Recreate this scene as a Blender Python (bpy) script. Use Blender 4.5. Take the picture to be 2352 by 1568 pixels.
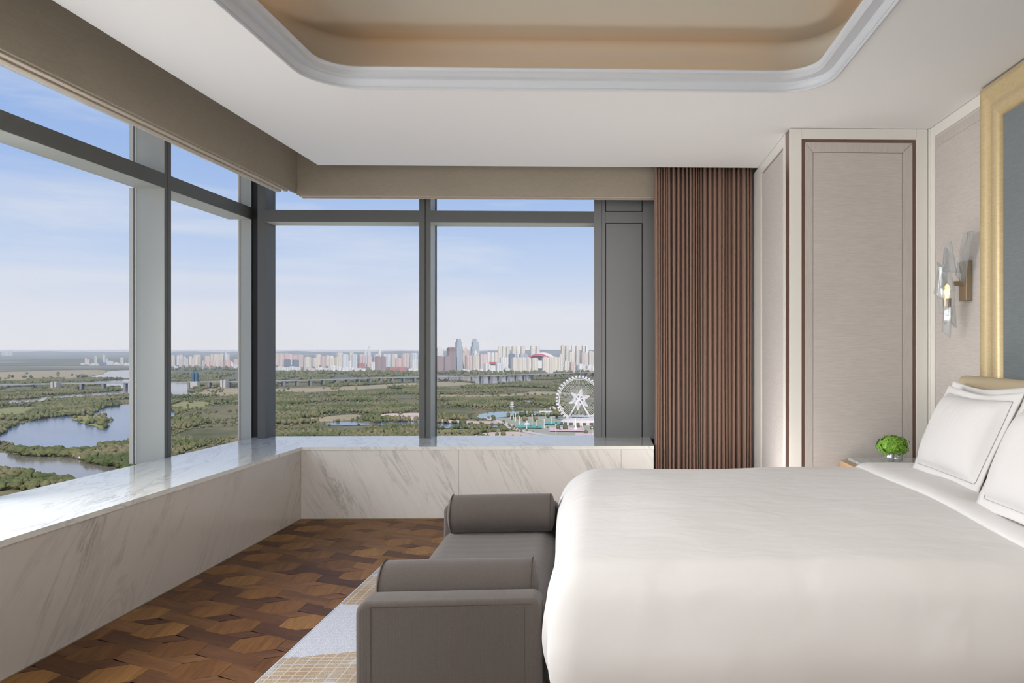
import bpy, bmesh, math, random
from mathutils import Vector, Matrix

for o in list(bpy.data.objects):
    bpy.data.objects.remove(o, do_unlink=True)
SC = bpy.context.scene
COL = SC.collection
R = math.radians

# ------------------------------------------------------------------ camera
EYE = 1.30
FPX = 1700.0
PPX, PPY = 1456.0, 802.0
YAW = R(1.483)
cam_d = bpy.data.cameras.new('camera')
cam = bpy.data.objects.new('camera', cam_d)
COL.objects.link(cam)
cam.location = (0, 0, EYE)
cam.rotation_euler = (R(90), 0, -YAW)
cam_d.sensor_width = 36.0
cam_d.sensor_fit = 'HORIZONTAL'
cam_d.lens = 36.0 * FPX / 2352.0
cam_d.shift_x = (1176.0 - PPX) / 2352.0
cam_d.shift_y = (PPY - 784.0) / 2352.0
cam_d.clip_start = 0.05
cam_d.clip_end = 60000
SC.camera = cam

# ------------------------------------------------------------------ sky
W = bpy.data.worlds.new('sky')
SC.world = W
W.use_nodes = True
wn, wl = W.node_tree.nodes, W.node_tree.links
wn.clear()
w_out = wn.new('ShaderNodeOutputWorld')
w_bg = wn.new('ShaderNodeBackground')
w_tc = wn.new('ShaderNodeTexCoord')
w_sep = wn.new('ShaderNodeSeparateXYZ')
wl.new(w_tc.outputs['Generated'], w_sep.inputs[0])
w_rmp = wn.new('ShaderNodeValToRGB')
cr = w_rmp.color_ramp
stops = [(0.0, (0.77, 0.77, 0.83)), (0.04, (0.74, 0.76, 0.85)), (0.11, (0.55, 0.66, 0.88)),
         (0.20, (0.38, 0.53, 0.85)), (0.32, (0.27, 0.43, 0.80)), (1.0, (0.16, 0.29, 0.62))]
while len(cr.elements) < len(stops):
    cr.elements.new(0.5)
for e, (p, c) in zip(cr.elements, stops):
    e.position = p
    e.color = (*c, 1)
wl.new(w_sep.outputs['Z'], w_rmp.inputs[0])
w_map = wn.new('ShaderNodeMapping')
w_map.inputs['Scale'].default_value = (1.6, 1.6, 9.0)
w_map.inputs['Location'].default_value = (3.1, 0.4, 0.2)
wl.new(w_tc.outputs['Generated'], w_map.inputs[0])
w_nz = wn.new('ShaderNodeTexNoise')
w_nz.inputs['Scale'].default_value = 1.7
w_nz.inputs['Detail'].default_value = 7
w_nz.inputs['Roughness'].default_value = 0.55
w_nz.inputs['Distortion'].default_value = 0.5
wl.new(w_map.outputs[0], w_nz.inputs['Vector'])
w_cr = wn.new('ShaderNodeValToRGB')
w_cr.color_ramp.elements[0].position = 0.46
w_cr.color_ramp.elements[0].color = (0, 0, 0, 1)
w_cr.color_ramp.elements[1].position = 0.74
w_cr.color_ramp.elements[1].color = (0.75, 0.75, 0.75, 1)
wl.new(w_nz.outputs['Fac'], w_cr.inputs[0])
w_mix = wn.new('ShaderNodeMix')
w_mix.data_type = 'RGBA'
wl.new(w_cr.outputs[0], w_mix.inputs['Factor'])
wl.new(w_rmp.outputs[0], w_mix.inputs['A'])
w_mix.inputs['B'].default_value = (0.80, 0.81, 0.87, 1)
wl.new(w_mix.outputs['Result'], w_bg.inputs['Color'])
w_bg.inputs['Strength'].default_value = 1.0
wl.new(w_bg.outputs[0], w_out.inputs['Surface'])

# ------------------------------------------------------------------ sun, lights, exposure
def add_light(name, kind, loc, energy, color, rot=None, size=None, size_y=None, aim=None):
    d = bpy.data.lights.new(name, kind)
    d.energy = energy
    d.color = color
    o = bpy.data.objects.new(name, d)
    COL.objects.link(o)
    o.location = loc
    if rot:
        o.rotation_euler = rot
    if aim is not None:
        o.rotation_euler = (Vector(aim) - Vector(loc)).to_track_quat('-Z', 'Y').to_euler()
    if kind == 'AREA':
        d.shape = 'RECTANGLE'
        d.size = size
        d.size_y = size_y or size
    return o

sun = add_light('sun', 'SUN', (0, 0, 50), 3.3, (1.0, 0.93, 0.84), aim=(-6, 48, 10))
sun.data.angle = R(0.6)
# added fill outside the left windows, out of view, to brighten the room
wd = add_light('window_daylight', 'AREA', (-3.52, 2.30, 1.95), 102, (1.0, 0.985, 0.975), size=3.2, size_y=1.5, aim=(2.0, 3.3, 0.1))
wd.data.spread = R(128)
# added downward fill in the tray, out of view, for bed and bench tops
add_light('ceiling_lamp', 'AREA', (-0.25, 1.95, 2.95), 29, (1.0, 0.985, 0.97), size=2.2, size_y=2.3, aim=(-0.25, 2.25, 0.0))
# added fill at the rear wall, lighting surfaces that face the camera
add_light('rear_daylight', 'AREA', (-0.9, -3.7, 1.55), 100, (1.0, 0.975, 0.96), size=4.4, size_y=2.0, aim=(-1.0, 5.0, 1.6))
# added upward fills for the ceiling: behind the camera, between bed and curtain
add_light('floor_uplight_rear', 'AREA', (0.5, -1.4, 0.25), 4, (1.0, 0.97, 0.95), size=1.2, size_y=1.2, aim=(0.4, 0.6, 2.7))
add_light('floor_uplight_window', 'AREA', (0.62, 4.62, 0.10), 21, (1.0, 0.97, 0.94), size=0.9, size_y=0.7, aim=(0.1, 4.5, 2.7))

VS = SC.view_settings
VS.view_transform = 'Standard'
VS.look = 'None'
VS.gamma = 1.0
VS.exposure = 0.0
VS.use_curve_mapping = False
try:
    SC.cycles.use_denoising = True
    SC.cycles.denoiser = 'OPENIMAGEDENOISE'
    SC.cycles.use_adaptive_sampling = True
    SC.cycles.use_light_tree = False
    SC.cycles.adaptive_threshold = 0.05
    SC.cycles.adaptive_min_samples = 16
    SC.cycles.max_bounces = 6
    SC.cycles.diffuse_bounces = 3
    SC.cycles.glossy_bounces = 3
    SC.cycles.transmission_bounces = 4
    SC.cycles.transparent_max_bounces = 16
    SC.cycles.volume_bounces = 1
    SC.cycles.sample_clamp_indirect = 4.0
    SC.cycles.caustics_reflective = False
    SC.cycles.caustics_refractive = False
except Exception:
    pass

# ------------------------------------------------------------------ materials
MATS = {}

def mat(name, color=(0.8, 0.8, 0.8), rough=0.5, metal=0.0, spec=0.5, **kw):
    m = bpy.data.materials.new(name)
    m.use_nodes = True
    b = m.node_tree.nodes['Principled BSDF']
    b.inputs['Base Color'].default_value = (*color, 1)
    b.inputs['Roughness'].default_value = rough
    b.inputs['Metallic'].default_value = metal
    b.inputs['Specular IOR Level'].default_value = spec
    for k, v in kw.items():
        b.inputs[k].default_value = v
    MATS[name] = m
    return m

def nd(m, kind, **props):
    n = m.node_tree.nodes.new(kind)
    for k, v in props.items():
        setattr(n, k, v)
    return n

def lk(m, a, b):
    m.node_tree.links.new(a, b)

def bsdf(m):
    return m.node_tree.nodes['Principled BSDF']

def ramp(m, fac, stops):
    r = nd(m, 'ShaderNodeValToRGB')
    el = r.color_ramp.elements
    while len(el) < len(stops):
        el.new(0.5)
    for e, (p, c) in zip(el, stops):
        e.position = p
        e.color = (*c, 1) if len(c) == 3 else c
    lk(m, fac, r.inputs[0])
    return r.outputs[0]

def mixc(m, fac, a, b, mode='MIX'):
    n = nd(m, 'ShaderNodeMix', data_type='RGBA', blend_type=mode)
    for sock, v in (('Factor', fac), ('A', a), ('B', b)):
        if isinstance(v, (tuple, list)):
            n.inputs[sock].default_value = (*v, 1)
        elif isinstance(v, (int, float)):
            n.inputs[sock].default_value = v
        else:
            lk(m, v, n.inputs[sock])
    return n.outputs['Result']

def math_n(m, op, a, b=0.0, c=None):
    n = nd(m, 'ShaderNodeMath', operation=op)
    for i, v in enumerate((a, b) if c is None else (a, b, c)):
        if isinstance(v, (int, float)):
            n.inputs[i].default_value = v
        else:
            lk(m, v, n.inputs[i])
    return n.outputs[0]

def coords(m, kind='pos', scale=(1, 1, 1), rot=(0, 0, 0), loc=(0, 0, 0)):
    if kind == 'pos':
        src = nd(m, 'ShaderNodeNewGeometry').outputs['Position']
    else:
        src = nd(m, 'ShaderNodeTexCoord').outputs['Object']
    mp = nd(m, 'ShaderNodeMapping')
    mp.inputs['Scale'].default_value = scale
    mp.inputs['Rotation'].default_value = rot
    mp.inputs['Location'].default_value = loc
    lk(m, src, mp.inputs[0])
    return mp.outputs[0]

def noise(m, vec, scale=5, detail=4, rough=0.5, dist=0.0):
    n = nd(m, 'ShaderNodeTexNoise')
    n.inputs['Scale'].default_value = scale
    n.inputs['Detail'].default_value = detail
    n.inputs['Roughness'].default_value = rough
    n.inputs['Distortion'].default_value = dist
    lk(m, vec, n.inputs['Vector'])
    return n.outputs['Fac']

def wave(m, vec, scale=5, dist=0.0, detail=2, axis='X', profile='SIN'):
    n = nd(m, 'ShaderNodeTexWave', bands_direction=axis, wave_profile=profile)
    n.inputs['Scale'].default_value = scale
    n.inputs['Distortion'].default_value = dist
    n.inputs['Detail'].default_value = detail
    lk(m, vec, n.inputs['Vector'])
    return n.outputs['Fac']

def bump(m, h, strength=0.3, dist=0.01):
    n = nd(m, 'ShaderNodeBump')
    n.inputs['Strength'].default_value = strength
    n.inputs['Distance'].default_value = dist
    lk(m, h, n.inputs['Height'])
    lk(m, n.outputs[0], bsdf(m).inputs['Normal'])

def base(m, out):
    lk(m, out, bsdf(m).inputs['Base Color'])

# --- marble: soft white stone, slanted grey veins
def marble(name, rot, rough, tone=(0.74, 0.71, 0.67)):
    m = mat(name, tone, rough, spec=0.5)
    v = coords(m, 'pos', rot=rot)
    sq = nd(m, 'ShaderNodeMapping')
    sq.inputs['Scale'].default_value = (5.0, 3.0, 0.8)
    lk(m, v, sq.inputs[0])
    n1 = noise(m, sq.outputs[0], 1.5, 9, 0.62, 0.9)
    a1 = math_n(m, 'ABSOLUTE', math_n(m, 'SUBTRACT', n1, 0.5))
    vein = ramp(m, a1, [(0.0, (1, 1, 1)), (0.012, (0.55, 0.55, 0.55)), (0.05, (0, 0, 0))])
    n2 = noise(m, sq.outputs[0], 0.9, 5, 0.6, 0.4)
    cloud = ramp(m, n2, [(0.45, (0, 0, 0)), (0.75, (1, 1, 1))])
    n3 = noise(m, sq.outputs[0], 5.0, 8, 0.7, 0.5)
    fine = ramp(m, n3, [(0.52, (0, 0, 0)), (0.72, (1, 1, 1))])
    gate = mixc(m, 1.0, vein, cloud, 'MULTIPLY')
    gate2 = mixc(m, 1.0, fine, cloud, 'MULTIPLY')
    c = mixc(m, math_n(m, 'MULTIPLY', gate2, 0.55), tone, tuple(t * 0.62 for t in tone))
    c = mixc(m, math_n(m, 'MULTIPLY', gate, 0.9), c, (0.26, 0.25, 0.23))
    c = mixc(m, math_n(m, 'MULTIPLY', vein, 0.10), c, (0.4, 0.38, 0.35))
    base(m, c)
    return m

M_MARBLE_L = marble('marble_left', (R(38), 0, 0), 0.16, (0.59, 0.55, 0.505))  # same stone as the back wall, tone darkened for the shade on this face
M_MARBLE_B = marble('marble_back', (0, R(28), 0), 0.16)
M_SILL = marble('marble_sill', (R(80), R(20), R(30)), 0.09, (0.78, 0.78, 0.72))
bsdf(M_SILL).inputs['Coat Weight'].default_value = 0.0
bsdf(M_SILL).inputs['Specular IOR Level'].default_value = 0.32
bsdf(M_SILL).inputs['Coat Roughness'].default_value = 0.03

# --- parquet
def wood(name, c0, c1, c2, turn_=0.0):
    m = mat(name, c1, 0.42, spec=0.14)
    info = nd(m, 'ShaderNodeObjectInfo')
    rnd = info.outputs['Random']
    pos = nd(m, 'ShaderNodeNewGeometry').outputs['Position']
    cmb = nd(m, 'ShaderNodeCombineXYZ')
    lk(m, math_n(m, 'MULTIPLY', rnd, 37.0), cmb.inputs[2])
    add = nd(m, 'ShaderNodeVectorMath', operation='ADD')
    lk(m, pos, add.inputs[0])
    lk(m, cmb.outputs[0], add.inputs[1])
    mp = nd(m, 'ShaderNodeMapping')
    mp.inputs['Scale'].default_value = (1.0, 0.09, 1.0)
    rt = nd(m, 'ShaderNodeMapping')
    rt.inputs['Rotation'].default_value = (0, 0, turn_)
    lk(m, add.outputs[0], rt.inputs[0])
    lk(m, rt.outputs[0], mp.inputs[0])
    g = noise(m, mp.outputs[0], 90, 6, 0.65, 0.6)
    g2 = noise(m, mp.outputs[0], 16, 3, 0.5, 1.2)
    gr = ramp(m, g, [(0.30, (0.55, 0.55, 0.55)), (0.62, (1.1, 1.1, 1.1))])
    gr2 = ramp(m, g2, [(0.36, (0.70, 0.66, 0.64)), (0.60, (1.0, 1.0, 1.0))])
    col = ramp(m, rnd, [(0.0, c0), (0.5, c1), (1.0, c2)])
    c = mixc(m, 0.75, col, gr, 'MULTIPLY')
    c = mixc(m, 0.8, c, gr2, 'MULTIPLY')
    base(m, c)
    bump(m, g, 0.08, 0.002)
    return m

M_WOOD_HEX = wood('parquet_light', (0.16, 0.068, 0.018), (0.255, 0.118, 0.031), (0.33, 0.168, 0.050), R(-8))
M_WOOD_PLANK = wood('parquet_dark', (0.088, 0.036, 0.014), (0.15, 0.066, 0.024), (0.27, 0.130, 0.044), R(-64))
M_WOOD_RHOMB = wood('parquet_mid', (0.085, 0.035, 0.016), (0.135, 0.057, 0.023), (0.24, 0.115, 0.042), R(64))
M_SUBFLOOR = mat('subfloor', (0.07, 0.04, 0.025), 0.6)

# --- paint, plaster, fabrics
M_CEIL = mat('ceiling_paint', (0.80, 0.79, 0.78), 0.75, spec=0.2)
M_MOULD = mat('moulding_paint', (0.56, 0.58, 0.61), 0.35, spec=0.35)  # grey-blue below the ceiling white: shading worked into the colour
M_TRAY = mat('tray_paint', (0.52, 0.48, 0.40), 0.8, spec=0.2)
M_WHITE = mat('panel_paint', (0.76, 0.735, 0.68), 0.32, spec=0.4)
M_BRONZE = mat('bronze_strip', (0.20, 0.115, 0.085), 0.3, 0.55)
M_ROUGHWALL = mat('wall_plaster', (0.62, 0.58, 0.54), 0.8)

def linen(name, c, scale=260, strength=0.25, horizontal=True):
    m = mat(name, c, 0.85, spec=0.15)
    v = coords(m, 'pos', scale=(0.035, 0.035, 1) if horizontal else (1, 1, 0.035))
    n1 = noise(m, v, scale, 3, 0.6)
    big = noise(m, coords(m, 'pos'), 2.0, 2)
    cc = ramp(m, n1, [(0.3, tuple(x * 0.86 for x in c)), (0.7, tuple(min(1, x * 1.08) for x in c))])
    cc = mixc(m, 0.12, cc, ramp(m, big, [(0.3, (0.6, 0.6, 0.6)), (0.7, (1, 1, 1))]), 'MULTIPLY')
    base(m, cc)
    bump(m, n1, strength, 0.002)
    return m

M_FABRIC = linen('wall_fabric', (0.555, 0.51, 0.475), 420, 0.18)
M_FABRIC_R = linen('wall_fabric_border', (0.535, 0.49, 0.455), 420, 0.15, horizontal=False)
M_PELMET = linen('pelmet_fabric', (0.38, 0.33, 0.26), 700, 0.05)
M_BLIND = mat('blind_bar', (0.47, 0.40, 0.32), 0.5)
M_GREYPANEL = linen('blue_grey_fabric', (0.20, 0.225, 0.235), 420, 0.2)
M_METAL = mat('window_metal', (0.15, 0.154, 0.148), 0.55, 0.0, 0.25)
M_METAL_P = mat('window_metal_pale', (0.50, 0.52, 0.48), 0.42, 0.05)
M_METAL_W = mat('window_gasket_cream', (0.74, 0.72, 0.65), 0.45)
M_BLACK = mat('black_gasket', (0.012, 0.012, 0.013), 0.6)
M_PANELMETAL = mat('panel_metal', (0.20, 0.205, 0.205), 0.42, 0.25)

M_CURTAIN = mat('curtain_fabric', (0.27, 0.168, 0.125), 0.8, spec=0.2, **{'Sheen Weight': 0.1, 'Sheen Roughness': 0.4})
M_BENCH = mat('bench_fabric', (0.135, 0.113, 0.100), 0.9, spec=0.1, **{'Sheen Weight': 0.25})
_v = coords(M_BENCH, 'pos')
_w = wave(M_BENCH, _v, 90, 0.6, 1, 'X')
_n = noise(M_BENCH, _v, 500, 2)
bump(M_BENCH, math_n(M_BENCH, 'ADD', _w, _n), 0.35, 0.002)
base(M_BENCH, mixc(M_BENCH, 0.35, (0.125, 0.105, 0.094), ramp(M_BENCH, _n, [(0.35, (0.45, 0.45, 0.45)), (0.65, (1, 1, 1))]), 'MULTIPLY'))
M_PIPING = mat('bench_piping', (0.085, 0.07, 0.062), 0.9, spec=0.1)

M_COTTON = mat('white_cotton', (0.755, 0.735, 0.715), 0.8, spec=0.15, **{'Sheen Weight': 0.1})
_n = noise(M_COTTON, coords(M_COTTON, 'pos'), 700, 2)
_m = noise(M_COTTON, coords(M_COTTON, 'pos', scale=(1.0, 1.6, 0.8)), 4.2, 3, 0.45, 0.4)
bump(M_COTTON, math_n(M_COTTON, 'ADD', math_n(M_COTTON, 'MULTIPLY', _n, 0.012), _m), 0.35, 0.035)
M_STITCH = mat('grey_stitching', (0.42, 0.42, 0.42), 0.8)
M_HEADB = mat('champagne_leather', (0.50, 0.41, 0.27), 0.45, spec=0.4)
M_MATTRESS = mat('mattress_ticking', (0.7, 0.68, 0.66), 0.9)
M_BEDBASE = mat('bed_base_fabric', (0.05, 0.045, 0.045), 0.9)

M_GOLD = mat('gilded_wood', (0.66, 0.53, 0.32), 0.42, 0.35)
_v = coords(M_GOLD, 'pos', scale=(0.25, 0.25, 1))
_n = noise(M_GOLD, _v, 120, 3)
base(M_GOLD, ramp(M_GOLD, _n, [(0.3, (0.58, 0.45, 0.25)), (0.7, (0.66, 0.53, 0.31))]))
bump(M_GOLD, _n, 0.15, 0.002)

M_OAK = mat('nightstand_wood', (0.48, 0.31, 0.18), 0.4)
_n = noise(M_OAK, coords(M_OAK, 'pos', scale=(0.2, 1, 1)), 40, 4)
base(M_OAK, ramp(M_OAK, _n, [(0.3, (0.40, 0.25, 0.14)), (0.7, (0.55, 0.37, 0.22))]))
M_STONE_TOP = mat('glass_stone_top', (0.62, 0.68, 0.68), 0.06, spec=0.6, **{'Coat Weight': 0.8, 'Coat Roughness': 0.02})
_n = noise(M_STONE_TOP, coords(M_STONE_TOP, 'pos', scale=(1, 3, 1)), 14, 5)
base(M_STONE_TOP, ramp(M_STONE_TOP, _n, [(0.35, (0.50, 0.57, 0.57)), (0.65, (0.68, 0.74, 0.74))]))
M_PLATE = mat('sconce_bronze', (0.36, 0.29, 0.20), 0.35, 0.7)
def clear_crystal(name, tint, f0):
    m = bpy.data.materials.new(name)
    m.use_nodes = True
    t = m.node_tree
    t.nodes.clear()
    out = t.nodes.new('ShaderNodeOutputMaterial')
    mx = t.nodes.new('ShaderNodeMixShader')
    tr = t.nodes.new('ShaderNodeBsdfTransparent')
    tr.inputs[0].default_value = (*tint, 1)
    gl = t.nodes.new('ShaderNodeBsdfGlossy')
    gl.inputs['Roughness'].default_value = 0.03
    lw = t.nodes.new('ShaderNodeLayerWeight')
    lw.inputs['Blend'].default_value = 0.45
    ad = t.nodes.new('ShaderNodeMath')
    ad.operation = 'MULTIPLY_ADD'
    ad.inputs[1].default_value = 0.7
    ad.inputs[2].default_value = f0
    df = t.nodes.new('ShaderNodeBsdfDiffuse')
    df.inputs[0].default_value = (0.95, 0.97, 0.98, 1)
    m1 = t.nodes.new('ShaderNodeMixShader')
    m1.inputs[0].default_value = 0.07
    t.links.new(tr.outputs[0], m1.inputs[1])
    t.links.new(df.outputs[0], m1.inputs[2])
    t.links.new(lw.outputs['Facing'], ad.inputs[0])
    t.links.new(ad.outputs[0], mx.inputs[0])
    t.links.new(m1.outputs[0], mx.inputs[1])
    t.links.new(gl.outputs[0], mx.inputs[2])
    t.links.new(mx.outputs[0], out.inputs[0])
    return m
M_CRYSTAL = clear_crystal('crystal', (0.93, 0.95, 0.96), 0.06)
M_VASE = clear_crystal('vase_glass', (0.97, 0.985, 0.985), 0.05)
M_BULB = mat('warm_bulb', (1, 0.75, 0.4), 0.5, **{'Emission Color': (1.0, 0.62, 0.26, 1), 'Emission Strength': 2.6})
M_LEAF = mat('hydrangea_green', (0.20, 0.42, 0.035), 0.6, **{'Subsurface Weight': 0.0})
_r = nd(M_LEAF, 'ShaderNodeObjectInfo')
_n = noise(M_LEAF, coords(M_LEAF, 'pos'), 55, 3)
base(M_LEAF, ramp(M_LEAF, _n, [(0.3, (0.10, 0.26, 0.015)), (0.55, (0.22, 0.46, 0.03)), (0.8, (0.42, 0.62, 0.12))]))
M_STEM = mat('flower_stem', (0.25, 0.33, 0.10), 0.6)

# --- rug: woven grid with pale and tan fields
M_RUG = mat('woven_rug', (0.6, 0.6, 0.6), 0.95, spec=0.05)
_p = nd(M_RUG, 'ShaderNodeNewGeometry').outputs['Position']
_s = nd(M_RUG, 'ShaderNodeSeparateXYZ')
lk(M_RUG, _p, _s.inputs[0])
def _grid(ax, per, wdt):
    fr = math_n(M_RUG, 'FRACT', math_n(M_RUG, 'MULTIPLY', _s.outputs[ax], 1 / per))
    return math_n(M_RUG, 'LESS_THAN', fr, wdt)
_gx, _gy = _grid('X', 0.047, 0.10), _grid('Y', 0.034, 0.15)
_g = math_n(M_RUG, 'MAXIMUM', _gx, _gy)
_thr = noise(M_RUG, coords(M_RUG, 'pos', scale=(1, 1, 1)), 190, 3, 0.7)
_b1 = noise(M_RUG, coords(M_RUG, 'pos', loc=(0.4, 0.1, 0)), 3.0, 2, 0.5, 0.6)
_yy = math_n(M_RUG, 'ABSOLUTE', math_n(M_RUG, 'SUBTRACT', _s.outputs['Y'], 3.40))
_fld = math_n(M_RUG, 'ADD', math_n(M_RUG, 'MULTIPLY', _yy, -1.9), math_n(M_RUG, 'ADD', math_n(M_RUG, 'MULTIPLY', _b1, 1.8), -0.42))
_pale = math_n(M_RUG, 'GREATER_THAN', _fld, 0.0)
_b2 = noise(M_RUG, coords(M_RUG, 'pos', loc=(5, 3, 0)), 3.4, 2)
_tan = ramp(M_RUG, _b2, [(0.40, (0.47, 0.35, 0.24)), (0.46, (0.52, 0.40, 0.28)), (0.56, (0.52, 0.43, 0.33)), (0.60, (0.60, 0.63, 0.70))])
_c = mixc(M_RUG, _pale, _tan, (0.66, 0.69, 0.78))
_c = mixc(M_RUG, math_n(M_RUG, 'MULTIPLY', _g, 0.62), _c, (0.74, 0.77, 0.79))
_c = mixc(M_RUG, 0.45, _c, ramp(M_RUG, _thr, [(0.3, (0.30, 0.30, 0.30)), (0.7, (1.2, 1.2, 1.2))]), 'MULTIPLY')
base(M_RUG, _c)
bump(M_RUG, math_n(M_RUG, 'ADD', _thr, math_n(M_RUG, 'MULTIPLY', _g, 0.6)), 0.8, 0.006)
M_RUGEDGE = mat('rug_binding', (0.52, 0.58, 0.66), 0.9, spec=0.05)

# --- window glass: clear pane with a faint reflection
M_GLASS = bpy.data.materials.new('window_glass')
M_GLASS.use_nodes = True
_t = M_GLASS.node_tree
_t.nodes.clear()
_o = _t.nodes.new('ShaderNodeOutputMaterial')
_mx = _t.nodes.new('ShaderNodeMixShader')
_tr = _t.nodes.new('ShaderNodeBsdfTransparent')
_tr.inputs[0].default_value = (0.985, 0.99, 0.985, 1)
_gl = _t.nodes.new('ShaderNodeBsdfGlossy')
_gl.inputs['Roughness'].default_value = 0.0
_lw = _t.nodes.new('ShaderNodeLayerWeight')
_lw.inputs['Blend'].default_value = 0.5
_pw = _t.nodes.new('ShaderNodeMath')
_pw.operation = 'POWER'
_pw.inputs[1].default_value = 5.0
_t.links.new(_lw.outputs['Facing'], _pw.inputs[0])
_ml = _t.nodes.new('ShaderNodeMath')
_ml.operation = 'MULTIPLY_ADD'
_ml.inputs[1].default_value = 0.08
_ml.inputs[2].default_value = 0.001
_t.links.new(_pw.outputs[0], _ml.inputs[0])
_t.links.new(_ml.outputs[0], _mx.inputs[0])
_t.links.new(_tr.outputs[0], _mx.inputs[1])
_t.links.new(_gl.outputs[0], _mx.inputs[2])
_t.links.new(_mx.outputs[0], _o.inputs[0])

# ------------------------------------------------------------------ mesh helpers
class MB:
    def __init__(s):
        s.v, s.f = [], []

    def box(s, x0, y0, z0, x1, y1, z1):
        n = len(s.v)
        s.v += [(x0, y0, z0), (x1, y0, z0), (x1, y1, z0), (x0, y1, z0),
                (x0, y0, z1), (x1, y0, z1), (x1, y1, z1), (x0, y1, z1)]
        s.f += [tuple(n + i for i in q) for q in
                ((0, 3, 2, 1), (4, 5, 6, 7), (0, 1, 5, 4), (1, 2, 6, 5), (2, 3, 7, 6), (3, 0, 4, 7))]
        return s

    def quad(s, *p):
        n = len(s.v)
        s.v += list(p)
        s.f.append(tuple(range(n, n + len(p))))
        return s

    def prism(s, poly, axis, a, b):
        """poly: list of 2d points, extruded along axis from a to b"""
        def P(u, w, t):
            return {'x': (t, u, w), 'y': (u, t, w), 'z': (u, w, t)}[axis]
        n, k = len(s.v), len(poly)
        s.v += [P(u, w, a) for u, w in poly] + [P(u, w, b) for u, w in poly]
        s.f.append(tuple(range(n + k - 1, n - 1, -1)))
        s.f.append(tuple(range(n + k, n + 2 * k)))
        for i in range(k):
            j = (i + 1) % k
            s.f.append((n + i, n + j, n + k + j, n + k + i))
        return s

    def tube(s, pts, r, n=8, cap=True):
        st = len(s.v)
        pts = [Vector(p) for p in pts]
        for i, p in enumerate(pts):
            d = (pts[min(i + 1, len(pts) - 1)] - pts[max(i - 1, 0)]).normalized()
            a = d.cross(Vector((0, 0, 1)))
            if a.length < 1e-3:
                a = d.cross(Vector((1, 0, 0)))
            a.normalize()
            b = d.cross(a)
            rr = r[i] if isinstance(r, (list, tuple)) else r
            for k in range(n):
                t = 2 * math.pi * k / n
                s.v.append(tuple(p + a * (rr * math.cos(t)) + b * (rr * math.sin(t))))
        for i in range(len(pts) - 1):
            for k in range(n):
                k2 = (k + 1) % n
                s.f.append((st + i * n + k, st + i * n + k2, st + (i + 1) * n + k2, st + (i + 1) * n + k))
        if cap:
            s.f.append(tuple(st + k for k in range(n - 1, -1, -1)))
            e = st + (len(pts) - 1) * n
            s.f.append(tuple(e + k for k in range(n)))
        return s

    def lathe(s, prof, c=(0, 0, 0), n=24):
        st = len(s.v)
        for r, z in prof:
            for k in range(n):
                t = 2 * math.pi * k / n
                s.v.append((c[0] + r * math.cos(t), c[1] + r * math.sin(t), c[2] + z))
        for i in range(len(prof) - 1):
            for k in range(n):
                k2 = (k + 1) % n
                s.f.append((st + i * n + k, st + i * n + k2, st + (i + 1) * n + k2, st + (i + 1) * n + k))
        return s

    def grid(s, fn, nu, nv, closed_u=False):
        st = len(s.v)
        for j in range(nv):
            for i in range(nu):
                s.v.append(tuple(fn(i / (nu if closed_u else nu - 1), j / (nv - 1))))
        for j in range(nv - 1):
            for i in range(nu if closed_u else nu - 1):
                i2 = (i + 1) % nu
                s.f.append((st + j * nu + i, st + j * nu + i2, st + (j + 1) * nu + i2, st + (j + 1) * nu + i))
        return s

    def mesh(s, name, m, at=(0, 0, 0), smooth=False, bevel=0.0, seg=2, fix=False):
        me = bpy.data.meshes.new(name)
        a = Vector(at)
        me.from_pydata([tuple(Vector(v) - a) for v in s.v], [], s.f)
        if bevel or fix:
            bm = bmesh.new()
            bm.from_mesh(me)
            if fix:
                bmesh.ops.recalc_face_normals(bm, faces=bm.faces)
            if bevel:
                es = [e for e in bm.edges if len(e.link_faces) == 2 and e.calc_face_angle(0) > R(35)]
                bmesh.ops.bevel(bm, geom=es, offset=bevel, segments=seg, profile=0.5, affect='EDGES')
            bm.to_mesh(me)
            bm.free()
        if smooth:
            for p in me.polygons:
                p.use_smooth = True
        if m:
            me.materials.append(m)
        me.update()
        return me

    def build(s, name, m, parent=None, at=None, **kw):
        """one mesh object; with a parent its origin is the parent's"""
        if parent is not None:
            at = at or tuple(parent.get('_w', (0, 0, 0)))
            me = s.mesh(name, m, at, **kw)
            o = bpy.data.objects.new(name, me)
            COL.objects.link(o)
            o.parent = parent
            o['_w'] = tuple(at)
        else:
            at = at or (0, 0, 0)
            me = s.mesh(name, m, at, **kw)
            o = bpy.data.objects.new(name, me)
            COL.objects.link(o)
            o.location = at
            o['_w'] = tuple(at)
        return o

def empty(name, at=(0, 0, 0)):
    o = bpy.data.objects.new(name, None)
    COL.objects.link(o)
    o.location = at
    o.empty_display_size = 0.1
    o['_w'] = tuple(at)
    return o

def tag(o, label=None, cat=None, group=None, kind=None):
    if label:
        o['label'] = label
    if cat:
        o['category'] = cat
    if group:
        o['group'] = group
    if kind:
        o['kind'] = kind
    return o

def struct(o):
    o['kind'] = 'structure'
    return o

def B(*a):
    return MB().box(*a)

def sstep(a, b, x):
    t = max(0.0, min(1.0, (x - a) / (b - a)))
    return t * t * (3 - 2 * t)

# ------------------------------------------------------------------ room dimensions
XL, YB = -2.40, 5.725         # inner marble faces
XF, YF = -3.148, 6.40         # inner faces of the window frames
XR = 2.0                      # headboard wall
YP = 4.655                    # face of the corner closet
XC = 1.105                    # its return
ZC, ZR = 2.70, 3.0            # lower ceiling, slot soffit
YREAR = -3.9
ZS = 0.553

# ------------------------------------------------------------------ floor
floor = struct(empty('floor'))
B(-3.6, YREAR, -0.30, 2.2, 6.7, -0.012).build('subfloor', M_SUBFLOOR, floor)

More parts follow.
